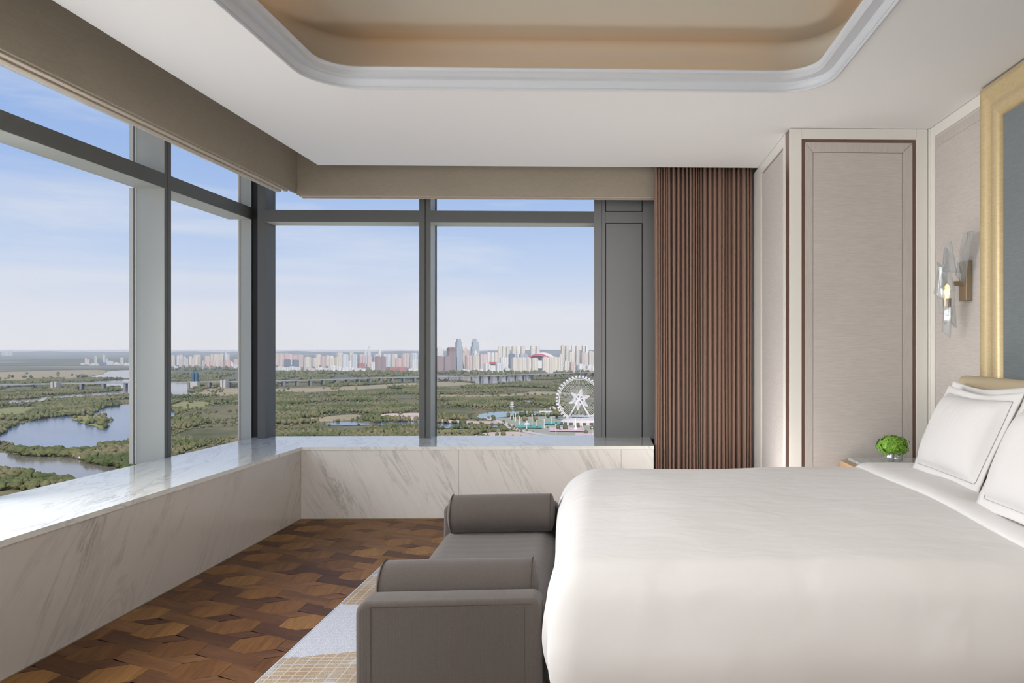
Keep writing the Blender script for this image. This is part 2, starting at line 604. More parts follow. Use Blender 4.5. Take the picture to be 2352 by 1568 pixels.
HEX = [(0.106, -0.0545), (0.106, 0.0545), (0, 0.1025), (-0.106, 0.0545), (-0.106, -0.0545), (0, -0.1025)]
LA, LB = Vector((0.1065, 0.2590)), Vector((0.2105, -0.2170))
PLANK = [(-0.2110, 0.0100), (-0.2110, -0.1110), (0.106, -0.2545), (0.106, -0.1505), (-0.106, -0.0545), (-0.106, -0.0380)]
RHOMB = [(0.0, -0.1025), (0.106, -0.1505), (0.2105, -0.1145), (0.106, -0.0585)]

def clip(poly, axis, lim, keep_less):
    out = []
    for i in range(len(poly)):
        a, b = poly[i], poly[(i + 1) % len(poly)]
        ia = (a[axis] <= lim) == keep_less
        ib = (b[axis] <= lim) == keep_less
        if ia:
            out.append(a)
        if ia != ib:
            t = (lim - a[axis]) / (b[axis] - a[axis])
            out.append((a[0] + t * (b[0] - a[0]), a[1] + t * (b[1] - a[1])))
    return out

def tile_mesh(poly, m, name):
    n = len(poly)
    cx = sum(p[0] for p in poly) / n
    cy = sum(p[1] for p in poly) / n
    def ins(p, d):
        v = Vector((p[0] - cx, p[1] - cy))
        l = v.length
        v = v * max(0.2, (l - d) / l)
        return (cx + v.x, cy + v.y)
    mb = MB()
    lo = [ins(p, 0.0005) for p in poly]
    hi = [ins(p, 0.0016) for p in poly]
    mb.v = [(x, y, -0.012) for x, y in lo] + [(x, y, -0.0012) for x, y in lo] + [(x, y, 0.0) for x, y in hi]
    for k in (0, n):
        for i in range(n):
            j = (i + 1) % n
            mb.f.append((k + i, k + j, k + n + j, k + n + i))
    mb.f.append(tuple(range(2 * n, 3 * n)))
    return mb.mesh(name, m, fix=True)

def ccw(p):
    a = sum(p[i][0] * p[(i + 1) % len(p)][1] - p[(i + 1) % len(p)][0] * p[i][1] for i in range(len(p)))
    return p if a > 0 else p[::-1]

shapes = [('parquet_hexagon', ccw(HEX), M_WOOD_HEX), ('parquet_plank', ccw(PLANK), M_WOOD_PLANK), ('parquet_lozenge', ccw(RHOMB), M_WOOD_RHOMB)]
full = {nm: tile_mesh(p, m, nm) for nm, p, m in shapes}
ORIG = Vector((-1.677, 5.256))
for i in range(-16, 17):
    for j in range(-16, 17):
        c = ORIG + LA * i + LB * j
        if not (-2.75 < c.x < -0.30 and 2.05 < c.y < 6.0):
            continue
        if c.y < 2.75 and c.x > -1.6 and c.x < -0.3 and False:
            continue
        for nm, poly, m in shapes:
            p = [(x + c.x, y + c.y) for x, y in poly]
            q = clip(clip(p, 0, XL - 0.001, False), 1, YB + 0.001, True)
            q = clip(clip(q, 0, -0.40, True), 1, 2.30, False) if len(q) > 2 else q
            if len(q) < 3:
                continue
            area = abs(sum(q[k][0] * q[(k + 1) % len(q)][1] - q[(k + 1) % len(q)][0] * q[k][1] for k in range(len(q)))) / 2
            if area < 0.0008:
                continue
            # leave out what lies wholly under the rug
            if all(x > -1.36 and y < 4.46 for x, y in q):
                continue
            if len(q) == len(p) and all(abs(a[0] - b[0]) + abs(a[1] - b[1]) < 1e-9 for a, b in zip(p, q)):
                o = bpy.data.objects.new(nm, full[nm])
                o.location = (c.x, c.y, 0)
            else:
                o = bpy.data.objects.new(nm, tile_mesh([(x - c.x, y - c.y) for x, y in q], m, nm))
                o.location = (c.x, c.y, 0)
            COL.objects.link(o)
            o.parent = floor
# plain boards on the rest of the floor, outside the picture
B(-0.40, YREAR, -0.012, XR, YB + 0.9, 0.0).build('floor_board', M_WOOD_PLANK, floor)
B(XL, YREAR, -0.012, -0.40, 2.30, 0.0).build('floor_board', M_WOOD_PLANK, floor)
B(-1.36, 2.30, -0.012, -0.40, 4.46, -0.0005).build('floor_board', M_WOOD_PLANK, floor)

# ------------------------------------------------------------------ marble parapet under the windows
wl_ = struct(empty('wall_left'))
B(-3.13, YREAR, -0.2, XL - 0.02, 6.6, ZS - 0.03).build('core', M_ROUGHWALL, wl_)
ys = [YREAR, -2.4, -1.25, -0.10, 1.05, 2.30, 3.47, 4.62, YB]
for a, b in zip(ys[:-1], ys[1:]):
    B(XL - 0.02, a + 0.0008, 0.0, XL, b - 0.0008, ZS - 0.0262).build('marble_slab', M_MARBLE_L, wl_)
wb_ = struct(empty('wall_back'))
B(XL - 0.02, YB + 0.02, -0.2, 0.300, 6.6, ZS - 0.03).build('core', M_ROUGHWALL, wb_)
xs = [XL, -1.20, 0.05, 0.302]
for a, b in zip(xs[:-1], xs[1:]):
    B(a + 0.0008, YB, 0.0, b - 0.0008, YB + 0.02, ZS - 0.0262).build('marble_slab', M_MARBLE_B, wb_)
B(0.304, 6.45, -0.2, 2.4, 6.75, 3.1).build('masonry', M_ROUGHWALL, wb_)
# brass shadow line at the floor
M_BRASS = mat('brass_line', (0.42, 0.36, 0.26), 0.35, 0.6)
struct(B(XL - 0.001, YREAR, 0.0, XL + 0.003, YB, 0.005).build('baseboard_left', M_BRASS))
struct(B(XL, YB - 0.003, 0.0, 0.302, YB + 0.001, 0.005).build('baseboard_back', M_BRASS))

# sill tops (their outer edge at the far corner lies a little lower)
sill = struct(empty('trim_1'))
zb = 0.534
def sill_slab(p, drop=0.025):
    mb = MB()
    mb.v = [tuple(q) for q in p] + [(q[0], q[1], q[2] - drop) for q in p]
    mb.f = [(0, 1, 2, 3), (7, 6, 5, 4), (0, 4, 5, 1), (1, 5, 6, 2), (2, 6, 7, 3), (3, 7, 4, 0)]
    return mb
XO, YO = -3.141, YF + 0.20
lip = 0.006
for a, b in ((YREAR, 0.4), (0.4, 3.0)):
    sill_slab([(XO, a, ZS), (XL + lip, a, ZS), (XL + lip, b - 0.001, ZS), (XO, b - 0.001, ZS)]).build('sill_slab', M_SILL, sill, fix=True)
sill_slab([(XO, 3.0, ZS), (XL + lip, 3.0, ZS), (XL + lip, YB - lip, ZS), (XO, YO, zb)]).build('sill_slab', M_SILL, sill, fix=True)
sill_slab([(XL + lip, YB - lip, ZS), (-1.0, YB - lip, ZS), (-1.0, YO, zb), (XO, YO, zb)]).build('sill_slab', M_SILL, sill, fix=True)
sill_slab([(-0.999, YB - lip, ZS), (0.304, YB - lip, ZS), (0.304, YO, zb), (-0.999, YO, zb)]).build('sill_slab', M_SILL, sill, fix=True)

# ------------------------------------------------------------------ windows
def left_window(name, y0, y1, top=2.98, dm=0.20):
    """bay on the left wall between the mullion ending at y0 and the next at y1"""
    w = struct(empty(name))
    t0, t1 = 2.427, 2.529
    MB().box(XF - 0.20, y0, t0, XF, y1, t1).build('transom', M_METAL, w)
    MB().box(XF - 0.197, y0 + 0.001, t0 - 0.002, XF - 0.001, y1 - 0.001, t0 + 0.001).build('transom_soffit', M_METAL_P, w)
    B(XF - 0.205, y0, 0.30, XF - 0.10, y1, 0.455).build('bottom_rail', M_METAL, w)
    yp = y1 if dm > 0.15 else y1 + 0.05
    B(XF - 0.168, y0, 0.45, XF - 0.160, yp, t0).build('pane', M_GLASS, w)
    B(XF - 0.168, y0, t1, XF - 0.160, yp, top + 0.05).build('pane', M_GLASS, w)
    # mullion at the far end of the bay
    m0, m1 = y1, y1 + 0.076
    mid = (m0 + m1) / 2
    for a, b in ((m0, mid - 0.003), (mid + 0.003, m1)):
        B(XF - dm, a + 0.0005, 0.40, XF, b, top + 0.05).build('mullion', M_METAL, w)
    B(XF - dm, mid - 0.003, 0.40, XF - 0.012, mid + 0.003, top + 0.05).build('gasket', M_BLACK, w)
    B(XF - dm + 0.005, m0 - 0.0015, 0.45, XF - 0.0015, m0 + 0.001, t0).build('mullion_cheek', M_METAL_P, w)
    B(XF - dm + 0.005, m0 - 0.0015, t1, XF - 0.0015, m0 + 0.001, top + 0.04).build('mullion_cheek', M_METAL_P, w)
    # cream bead beside the pane
    kk = 1.0 if dm > 0.15 else 0.45
    for a, b in ((0.50, t0), (t1, top + 0.04)):
        B(XF - dm - 0.040 * kk, m0 - 0.004, a, XF - dm - 0.012 * kk, m0 + 0.0015, b).build('glazing_bead', M_METAL_W, w)
        B(XF - dm - 0.012 * kk, m0 - 0.003, a, XF - dm - 0.004 * kk, m0 + 0.0015, b).build('gasket', M_BLACK, w)
        B(XF - dm - 0.004 * kk, m0 - 0.006, a, XF - dm + 0.005, m0 + 0.0015, b).build('glazing_bead', M_METAL_W, w)
    return w

fin_y = [-3.82, -2.35, -0.88, 0.64, 2.18, 3.72, 5.261]
for k in range(len(fin_y) - 1):
    left_window('window_%d' % (k + 1), fin_y[k] + 0.076, fin_y[k + 1])
# short bay to the corner
w7 = left_window('window_7', fin_y[-1] + 0.076, 6.50, dm=0.098)
YG = YF + 0.16
def back_window(name, x0, x1, corner=False):
    w = struct(empty(name))
    t0, t1, top = 2.390, 2.491, 3.03
    B(x0, YF, t0, x1, YF + 0.20, t1).build('transom', M_METAL, w)
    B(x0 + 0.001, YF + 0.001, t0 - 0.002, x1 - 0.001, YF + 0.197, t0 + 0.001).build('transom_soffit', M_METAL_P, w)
    B(x0, YF + 0.12, 0.46, x1, YF + 0.205, zb - 0.012).build('bottom_rail', M_METAL, w)
    B(x0, YG, zb - 0.03, x1, YG + 0.008, t0).build('pane', M_GLASS, w)
    B(x0, YG, t1, x1, YG + 0.008, top).build('pane', M_GLASS, w)
    return w
w8 = back_window('window_8', -2.988, -1.678)
w9 = back_window('window_9', -1.581, -0.177)
# corner post
B(-3.054, YF + 0.012, 0.40, -2.988, YF + 0.20, 3.03).build('corner_post', M_METAL, w8)
B(-3.146, YF + 0.112, 0.40, -3.054, YF + 0.21, 3.03).build('gasket', M_BLACK, w8)
# middle mullion of the back wall
for a, b in ((-1.678, -1.630), (-1.624, -1.581)):
    B(a, YF, zb - 0.01, b, YF + 0.20, 3.03).build('mullion', M_METAL, w9)
B(-1.630, YF + 0.012, zb - 0.01, -1.624, YF + 0.20, 3.03).build('gasket', M_BLACK, w9)
for a, b in ((zb - 0.005, 2.390), (2.491, 3.03)):
    B(-1.582, YF + 0.0015, a, -1.5795, YF + 0.165, b).build('mullion_cheek', M_METAL_P, w9)
    B(-1.582, YF + 0.165, a, -1.572, YF + 0.185, b).build('gasket', M_BLACK, w9)
# metal clad pier between the glass and the curtain
pier = struct(empty('trim_2'))
B(-0.177, YF + 0.008, 0.40, 0.36, YF + 0.30, 3.03).build('pier_core', M_BLACK, pier)
B(-0.177, YF - 0.004, zb - 0.012, -0.112, YF + 0.01, 3.02).build('pier_panel', M_PANELMETAL, pier)
B(-0.110, YF - 0.002, zb - 0.012, -0.081, YF + 0.01, 3.02).build('pier_panel', M_PANELMETAL, pier)
B(0.241, YF - 0.004, zb - 0.012, 0.36, YF + 0.01, 3.02).build('pier_panel', M_PANELMETAL, pier)
B(-0.0795, YF - 0.003, 2.392, 0.2395, YF + 0.01, 2.488).build('pier_panel', M_PANELMETAL, pier)
B(-0.074, YF - 0.004, zb - 0.012, 0.234, YF + 0.01, 2.386).build('pier_panel', M_PANELMETAL, pier, bevel=0.0015)
B(-0.074, YF - 0.004, 2.494, 0.234, YF + 0.01, 3.02).build('pier_panel', M_PANELMETAL, pier, bevel=0.0015)

# ------------------------------------------------------------------ ceiling with tray
TX0, TX1, TY0, TY1, TR = -1.61, 1.145, 0.55, 4.010, 0.27
def rrect(x0, x1, y0, y1, r, n=10):
    pts = []
    for cx, cy, a0 in ((x1 - r, y1 - r, 0), (x0 + r, y1 - r, 90), (x0 + r, y0 + r, 180), (x1 - r, y0 + r, 270)):
        for k in range(n + 1):
            a = R(a0 + 90 * k / n)
            pts.append(((cx + r * math.cos(a), cy + r * math.sin(a)), (-math.cos(a), -math.sin(a))))
    return pts
RR = rrect(TX0, TX1, TY0, TY1, TR)
def sweep(prof):
    mb = MB()
    n = len(RR)
    for o_, z in prof:
        for (p, nn) in RR:
            mb.v.append((p[0] + nn[0] * o_, p[1] + nn[1] * o_, z))
    for i in range(len(prof) - 1):
        for k in range(n):
            k2 = (k + 1) % n
            mb.f.append((i * n + k, i * n + k2, (i + 1) * n + k2, (i + 1) * n + k))
    return mb

ceiling = struct(empty('ceiling'))
CE_X, CE_Y = -2.255, 5.685
me = bpy.data.meshes.new('lower_ceiling')
bm = bmesh.new()
outer = [bm.verts.new(v) for v in ((CE_X, YREAR, ZC), (2.2, YREAR, ZC), (2.2, CE_Y, ZC), (CE_X, CE_Y, ZC))]
hole = [bm.verts.new((p[0], p[1], ZC)) for p, _ in RR]
ed = [bm.edges.new((l[i], l[(i + 1) % len(l)])) for l in (outer, hole) for i in range(len(l))]
bmesh.ops.triangle_fill(bm, use_beauty=True, use_dissolve=False, edges=ed, normal=(0, 0, -1))
up = [bm.verts.new((v.co.x, v.co.y, ZR + 0.06)) for v in outer]
for i in range(4):
    j = (i + 1) % 4
    bm.faces.new((outer[i], outer[j], up[j], up[i]))
bm.to_mesh(me)
bm.free()
me.materials.append(M_CEIL)
lo = bpy.data.objects.new('lower_ceiling', me)
COL.objects.link(lo)
lo.parent = ceiling
# moulding profile: small bead, hollow, bead, lip (offset inwards, height)
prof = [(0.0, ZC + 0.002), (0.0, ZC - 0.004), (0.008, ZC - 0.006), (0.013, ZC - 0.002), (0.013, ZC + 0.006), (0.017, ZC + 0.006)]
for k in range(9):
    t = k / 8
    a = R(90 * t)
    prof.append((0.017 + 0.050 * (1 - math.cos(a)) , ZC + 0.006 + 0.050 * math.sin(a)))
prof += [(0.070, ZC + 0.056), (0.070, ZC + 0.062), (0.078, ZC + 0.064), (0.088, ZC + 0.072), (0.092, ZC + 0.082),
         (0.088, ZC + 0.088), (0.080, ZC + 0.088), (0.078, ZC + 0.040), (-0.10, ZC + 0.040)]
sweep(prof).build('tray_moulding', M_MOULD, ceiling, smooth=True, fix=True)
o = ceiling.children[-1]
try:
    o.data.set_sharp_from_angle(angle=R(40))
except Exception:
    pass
tp = [(-0.10, ZC + 0.03)]
for k in range(7):
    a = R(90 * k / 6)
    tp.append((-0.10 + 0.06 * (1 - math.cos(a)), ZR - 0.07 + 0.06 * math.sin(a)))
sweep(tp).build('tray_wall', M_TRAY, ceiling, smooth=True, fix=True)
B(TX0 - 0.12, TY0 - 0.12, ZR - 0.0105, TX1 + 0.12, TY1 + 0.12, ZR + 0.02).build('tray_ceiling', M_TRAY, ceiling)
B(-3.75, YREAR - 0.3, ZR + 0.03, 2.6, 6.95, ZR + 0.45).build('roof_slab', M_CEIL, ceiling)
# warm strip lights lying in the cove behind the moulding
WARM = (1.0, 0.47, 0.11)
zl = ZC + 0.055
def strip(name, loc, length, along, e, tilt):
    rot = (R(180), 0, 0)
    o = add_light(name, 'AREA', loc, e, WARM, rot=rot, size=length if along == 'x' else 0.03, size_y=0.03 if along == 'x' else length)
    return o
strip('cove_light_back', (-0.23, TY1 + 0.035, zl), 2.3, 'x', 0.74, 0)
strip('cove_light_front', (-0.23, TY0 - 0.035, zl), 2.3, 'x', 0.74, 0)
strip('cove_light_left', (TX0 - 0.035, 2.28, zl), 3.0, 'y', 0.92, 0)
strip('cove_light_right', (TX1 + 0.035, 2.28, zl), 3.0, 'y', 0.92, 0)

# ------------------------------------------------------------------ pelmets with roller blinds
def prof_blind():
    # (distance behind the face, z): fabric-faced board, rounded nose, ribbed underside
    z = 2.548
    return z
XPEL, YPEL, ZPEL = -2.548, 5.99, 2.548
pel = struct(empty('trim_3'))
MB().box(XPEL - 0.02, YREAR, ZPEL, XPEL, YPEL + 0.02, ZR + 0.04).build('pelmet_board', M_PELMET, pel, bevel=0.004)
for k, (d0, d1, dz) in enumerate(((0.022, 0.048, -0.008), (0.051, 0.072, -0.002), (0.075, 0.098, -0.010), (0.101, 0.122, -0.004))):
    B(XPEL - d1, YREAR, ZPEL + dz, XPEL - d0, YPEL - 0.10 - 0.03 * (k % 2), ZPEL + 0.06).build('blind_bar', M_BLIND, pel, bevel=0.003)
B(XPEL - 0.150, YREAR, ZPEL + 0.004, XPEL - 0.124, YPEL - 0.02, ZPEL + 0.07).build('blind_rail', M_METAL_P, pel)
pel2 = struct(empty('trim_4'))
MB().box(XPEL + 0.001, YPEL, ZPEL - 0.012, 1.10, YPEL + 0.02, ZR + 0.04).build('pelmet_board', M_PELMET, pel2, bevel=0.004)
for k, (d0, d1, dz) in enumerate(((0.022, 0.048, -0.020), (0.051, 0.072, -0.014), (0.075, 0.098, -0.022))):
    B(XPEL + 0.012, YPEL + d0, ZPEL + dz, 1.10, YPEL + d1, ZPEL + 0.06).build('blind_bar', M_BLIND, pel2, bevel=0.003)
B(XPEL + 0.01, YPEL + 0.10, ZPEL - 0.004, 1.10, YPEL + 0.122, ZPEL + 0.07).build('blind_rail', M_METAL_P, pel2)

# ------------------------------------------------------------------ right side: closet and headboard wall
def panel_frame(parent, P, u0, u1, z0, z1, stile, rail_t, depth=0.018, m=M_WHITE):
    """stiles and rails around a panel; P maps (u, depth, z) boxes to the world"""
    for a, b, c, d in ((u0, u0 + stile[0], z0, z1), (u1 - stile[1], u1, z0, z1),
                       (u0 + stile[0], u1 - stile[1], z1 - rail_t, z1), (u0 + stile[0], u1 - stile[1], z0, z0 + 0.09)):
        P(a, b, c, d, 0.0, depth).build('panel_frame', m, parent, bevel=0.002)

wr = struct(empty('wall_right'))
B(XR + 0.012, YREAR, -0.1, XR + 0.30, 6.75, 3.1).build('masonry', M_ROUGHWALL, wr)
B(XC + 0.030, YP + 0.030, 0, XR + 0.012, 6.37, 2.995).build('closet_core', M_ROUGHWALL, wr)
# front of the closet (faces the camera)
def Pf(a, b, c, d, e0, e1):
    return B(a, YP + 0.03 - 0.03 * (e1 / 0.03), c, b, YP + 0.032 - e0, d)
u0, u1, zt = XC + 0.004, 1.990, 2.698
B(u0, YP, 0.0, 1.183, YP + 0.034, zt).build('panel_frame', M_WHITE, wr, bevel=0.002)
B(1.916, YP, 0.0, u1, YP + 0.034, zt).build('panel_frame', M_WHITE, wr, bevel=0.002)
B(1.183, YP, 2.632, 1.916, YP + 0.034, zt).build('panel_frame', M_WHITE, wr, bevel=0.002)
B(1.183, YP, 0.0, 1.916, YP + 0.034, 0.10).build('panel_frame', M_WHITE, wr, bevel=0.002)
for a, b, c, d in ((1.184, 1.202, 0.101, 2.631), (1.897, 1.915, 0.101, 2.631), (1.202, 1.897, 2.614, 2.631)):
    B(a, YP + 0.010, c, b, YP + 0.033, d).build('bronze_reveal', M_BRONZE, wr)
yb0 = YP + 0.006
# padded fabric panel with a mitred border
def quad_slab(pts, y0, th):
    mb = MB()
    n = len(pts)
    mb.v = [(x, y0, z) for x, z in pts] + [(x, y0 + th, z) for x, z in pts]
    mb.f = [tuple(range(n)), tuple(range(2 * n - 1, n - 1, -1))] + [(i, n + i, n + (i + 1) % n, (i + 1) % n) for i in range(n)]
    return mb
a0, a1, b0, b1 = 1.204, 1.895, 0.12, 2.612
i0, i1, j1 = 1.258, 1.829, 2.548
quad_slab([(a0, b1), (a1, b1), (i1 + 0.0006, j1 + 0.0008), (i0 - 0.0006, j1 + 0.0008)], yb0, 0.02).build('fabric_border', M_FABRIC_R, wr, fix=True, bevel=0.002)
quad_slab([(a0, b1 - 0.0015), (i0 - 0.0016, j1), (i0 - 0.0016, b0), (a0, b0)], yb0, 0.02).build('fabric_border', M_FABRIC_R, wr, fix=True, bevel=0.002)
quad_slab([(a1, b1 - 0.0015), (a1, b0), (i1 + 0.0016, b0), (i1 + 0.0016, j1)], yb0, 0.02).build('fabric_border', M_FABRIC_R, wr, fix=True, bevel=0.002)
quad_slab([(i0, j1 - 0.0008), (i1, j1 - 0.0008), (i1, b0), (i0, b0)], yb0, 0.02).build('fabric_panel', M_FABRIC, wr, fix=True, bevel=0.0025)
# return of the closet towards the curtain
B(XC, YP + 0.001, 0, XC + 0.034, YP + 0.012, zt).build('panel_edge', M_WHITE, wr)
B(XC + 0.003, YP + 0.012, 0, XC + 0.032, 4.775, zt - 0.001).build('bronze_reveal', M_BRONZE, wr)
B(XC, 4.776, 0, XC + 0.034, 4.838, zt).build('panel_frame', M_WHITE, wr, bevel=0.002)
B(XC, 4.838, 2.628, XC + 0.034, 5.575, zt).build('panel_frame', M_WHITE, wr, bevel=0.002)
B(XC, 5.575, 0, XC + 0.034, 6.37, zt).build('panel_frame', M_WHITE, wr, bevel=0.002)
B(XC + 0.008, 4.845, 0.02, XC + 0.030, 5.568, 2.618).build('fabric_panel', M_FABRIC, wr, bevel=0.002)
# headboard wall: panel by the sconce
B(XR, 4.578, 0, XR + 0.03, YP - 0.001, zt).build('panel_frame', M_WHITE, wr, bevel=0.002)
B(XR - 0.010, YP - 0.022, 0, XR + 0.01, YP - 0.001, zt).build('corner_bead', M_WHITE, wr, bevel=0.003)
B(XR, 3.996, 2.632, XR + 0.03, 4.578, zt).build('panel_frame', M_WHITE, wr, bevel=0.002)
B(XR, 3.930, 0, XR + 0.03, 3.966, zt).build('panel_frame', M_WHITE, wr, bevel=0.002)
B(XR + 0.004, 3.966, 0, XR + 0.028, 3.996, 2.632).build('bronze_reveal', M_BRONZE, wr)
B(XR + 0.006, 4.004, 0.05, XR + 0.026, 4.572, 2.56).build('fabric_panel', M_FABRIC, wr, bevel=0.002)
MB().prism([(4.004, 2.5605), (4.572, 2.5605), (4.572, 2.620), (4.004, 2.620)], 'x', XR + 0.006, XR + 0.026).build('fabric_border', M_FABRIC_R, wr, bevel=0.002)
B(XR, YREAR, 0, XR + 0.03, 1.60, zt).build('panel_frame', M_WHITE, wr)
B(XR + 0.004, 1.60, 0, XR + 0.028, 3.93, zt).build('panel_backing', M_ROUGHWALL, wr)
rear = struct(B(-3.6, YREAR - 0.2, -0.1, 2.3, YREAR, 3.1).build('wall_rear', M_FABRIC))

# gilded frame around a blue-grey panel behind the headboard
art = empty('framed_panel', (XR, 2.75, 0.4))
tag(art, 'tall blue-grey fabric panel in a wide gilded frame behind the headboard', 'wall panel')
FY0, FY1, FZ1 = 1.62, 3.928, 2.690
fp = [(0.0, 0.0), (0.035, 0.0), (0.048, 0.018), (0.046, 0.045), (0.036, 0.062), (0.026, 0.085), (0.030, 0.108),
      (0.040, 0.125), (0.042, 0.150), (0.032, 0.172), (0.016, 0.190), (0.0, 0.192)]   # (depth, width)
def frame_leg(kind):
    mb = MB()
    k = len(fp)
    for end in (0, 1):
        for d, w in fp:
            if kind == 'far':
                mb.v.append((XR - d, FY1 - w, (0.3 if end == 0 else FZ1 - w)))
            elif kind == 'near':
                mb.v.append((XR - d, FY0 + w, (0.3 if end == 0 else FZ1 - w)))
            else:
                mb.v.append((XR - d, (FY0 + w if end == 0 else FY1 - w), FZ1 - w))
    for i in range(k - 1):
        mb.f.append((i, i + 1, k + i + 1, k + i))
    mb.f.append(tuple(range(k)))
    mb.f.append(tuple(range(2 * k - 1, k - 1, -1)))
    return mb
for kd in ('far', 'near', 'top'):
    o = frame_leg(kd).build('frame_side', M_GOLD, art, smooth=True, fix=True)
    o.data.set_sharp_from_angle(angle=R(50))
B(XR - 0.012, FY0 + 0.19, 0.4, XR + 0.003, FY1 - 0.19, FZ1 - 0.19).build('fabric_field', M_GREYPANEL, art)

# ------------------------------------------------------------------ curtain
random.seed(4)
cx0, cx1, cy = 0.318, 1.095, 5.86
knots = [0.0]
while knots[-1] < 1.0:
    knots.append(knots[-1] + random.uniform(0.018, 0.058))
knots = [k / knots[-1] for k in knots]
amps = [random.uniform(0.020, 0.062) for _ in knots]
offs = [random.uniform(-0.016, 0.016) for _ in knots]
def cur_y(u, v):
    for i in range(len(knots) - 1):
        if knots[i] <= u <= knots[i + 1]:
            t = (u - knots[i]) / (knots[i + 1] - knots[i])
            s = math.sin(math.pi * t)
            s = s ** 0.8
            a = amps[i] * (0.75 + 0.35 * v)
            b = offs[i] * (1 - t) + offs[i + 1] * t
            return b - a * (s * 2 - 1) * 1.15
    return 0
def cur(u, v):
    x = cx0 + (cx1 - cx0) * u + 0.006 * math.sin(u * 41 + v * 3.0) * v
    z = 2.92 - v * 2.905
    return (x, cy + cur_y(u, v), z)
curtain = MB().grid(cur, 420, 10).build('curtain', M_CURTAIN, at=(0.7, cy, 0.015), smooth=True)
mod = curtain.modifiers.new('thickness', 'SOLIDIFY')
mod.thickness = 0.003
tag(curtain, 'brown pleated floor-length curtain drawn to the right of the windows', 'curtain')

# ------------------------------------------------------------------ rug
rug = empty('area_rug', (0.0, 3.2, 0.0))
tag(rug, 'pale blue and tan woven rug with a fine grid, under the bed and bench', 'rug')
RX0, RX1, RY0, RY1 = -1.392, 1.30, 0.9, 4.505
B(RX0 + 0.008, RY0 + 0.008, 0.0005, RX1 - 0.008, RY1 - 0.008, 0.012).build('pile', M_RUG, rug)
for b in ((RX0, RY0, RX0 + 0.008, RY1), (RX1 - 0.008, RY0, RX1, RY1), (RX0 + 0.008, RY0, RX1 - 0.008, RY0 + 0.008), (RX0 + 0.008, RY1 - 0.008, RX1 - 0.008, RY1)):
    B(b[0], b[1], 0.0005, b[2], b[3], 0.013).build('binding', M_RUGEDGE, rug, bevel=0.002)

# ------------------------------------------------------------------ bed
BX0, BX1, BY0, BY1, BZ = -0.098, 1.90, 2.285, 4.00, 0.655
bed = empty('bed', (0.9, 3.12, 0.012))
tag(bed, 'double bed with champagne leather headboard and white bedding', 'bed')
B(BX0 + 0.02, BY0 + 0.0, 0.10, BX1 - 0.045, BY1 - 0.06, 0.33).build('base', M_BEDBASE, bed, bevel=0.02)
for x in (BX0 + 0.16, BX1 - 0.20):
    for y in (BY0 + 0.14, BY1 - 0.14):
        MB().lathe([(0.0, 0.012), (0.026, 0.012), (0.032, 0.105), (0.0, 0.105)], (x, y, 0), 12).build('leg', M_BEDBASE, bed)
B(BX0 + 0.06, BY0 + 0.05, 0.33, BX1 - 0.045, BY1 - 0.05, 0.60).build('mattress', M_MATTRESS, bed, bevel=0.05, seg=4, smooth=True)
B(1.862, 2.05, 0.15, 1.948, 4.005, 1.158).build('headboard', M_HEADB, bed, bevel=0.040, seg=6, smooth=True)

# duvet: a thick quilt lying over the mattress and hanging down three sides
rc = 0.110
HANG = 0.56
def side_profile(d, near):
    """d: cloth length past the top edge -> (outward, down)"""
    arc = rc * math.pi / 2
    if d < arc:
        a = d / rc
        return rc * math.sin(a), rc * (1 - math.cos(a))
    t = d - arc
    bulge = 0.020 * math.sin(min(1.0, t / 0.30) * math.pi) - 0.05 * sstep(0.12, 0.44, t)
    return rc + bulge, rc + t
def duvet_pt(s, t):
    # s: cloth coordinate along X measured from the foot edge, t: along Y from the near edge
    L = BX1 - 0.52 - BX0
    Wd = BY1 - BY0
    a = max(0.0, rc * 0.0 - s)
    bn = max(0.0, -t)
    bf = max(0.0, t - Wd)
    b = bn if bn > 0 else bf
    sx = BX0 + max(0.0, s)
    sy = BY0 + min(max(0.0, t), Wd)
    puff = 0.022 * math.sin(math.pi * min(max(t / Wd, 0), 1)) ** 0.6 * sstep(-0.02, 0.35, s)
    puff += 0.004 * math.sin(s * 3.1 + t * 2.2) + 0.003 * math.sin(s * 7.3 - t * 4.1 + 1.0)
    z = BZ + puff
    d = math.hypot(a, b)
    if d < 1e-6:
        return (sx, sy, z)
    ox, oy = -a / d, (-b if bn > 0 else b) / d
    ang = math.degrees(math.atan2(b, a))         # 0 foot, 90 side
    o_, dn = side_profile(d, bn > 0)
    if bn > 0 and a > 0:
        # folded corner: the side flap lies over the foot flap
        o_ += 0.020 * sstep(42, 47, ang) * sstep(0.06, 0.20, d) - 0.014 * sstep(48, 30, ang) * sstep(0.10, 0.3, d)
    elif bn > 0:
        o_ += 0.020 * sstep(0.06, 0.20, d)
    if bn == 0:
        # the quilt swells out over the bench towards the far corner
        o_ += 0.075 * sstep(0.1, 1.0, min(1.0, t / Wd)) * math.exp(-((d - 0.21) / 0.11) ** 2) * (a / d)
    # soft ripples along the hanging sides
    rip = 0.006 * math.sin((s + t) * 9.0 + 1.3) * sstep(0.15, 0.45, d)
    return (sx + ox * (o_ + rip), sy + oy * (o_ + rip), z - dn)
sv, tv = [], []
Lx = BX1 - 0.52 - BX0
Wd = BY1 - BY0
sv = [-HANG + HANG * i / 30 for i in range(30)] + [Lx * (i / 40) ** 1.0 for i in range(41)]
tv = [-HANG + HANG * i / 34 for i in range(34)] + [Wd * i / 44 for i in range(45)] + [Wd + HANG * (i + 1) / 26 for i in range(26)]
mb = MB()
for t in tv:
    for s in sv:
        mb.v.append(duvet_pt(s, t))
ns = len(sv)
for j in range(len(tv) - 1):
    for i in range(ns - 1):
        mb.f.append((j * ns + i, j * ns + i + 1, (j + 1) * ns + i + 1, (j + 1) * ns + i))
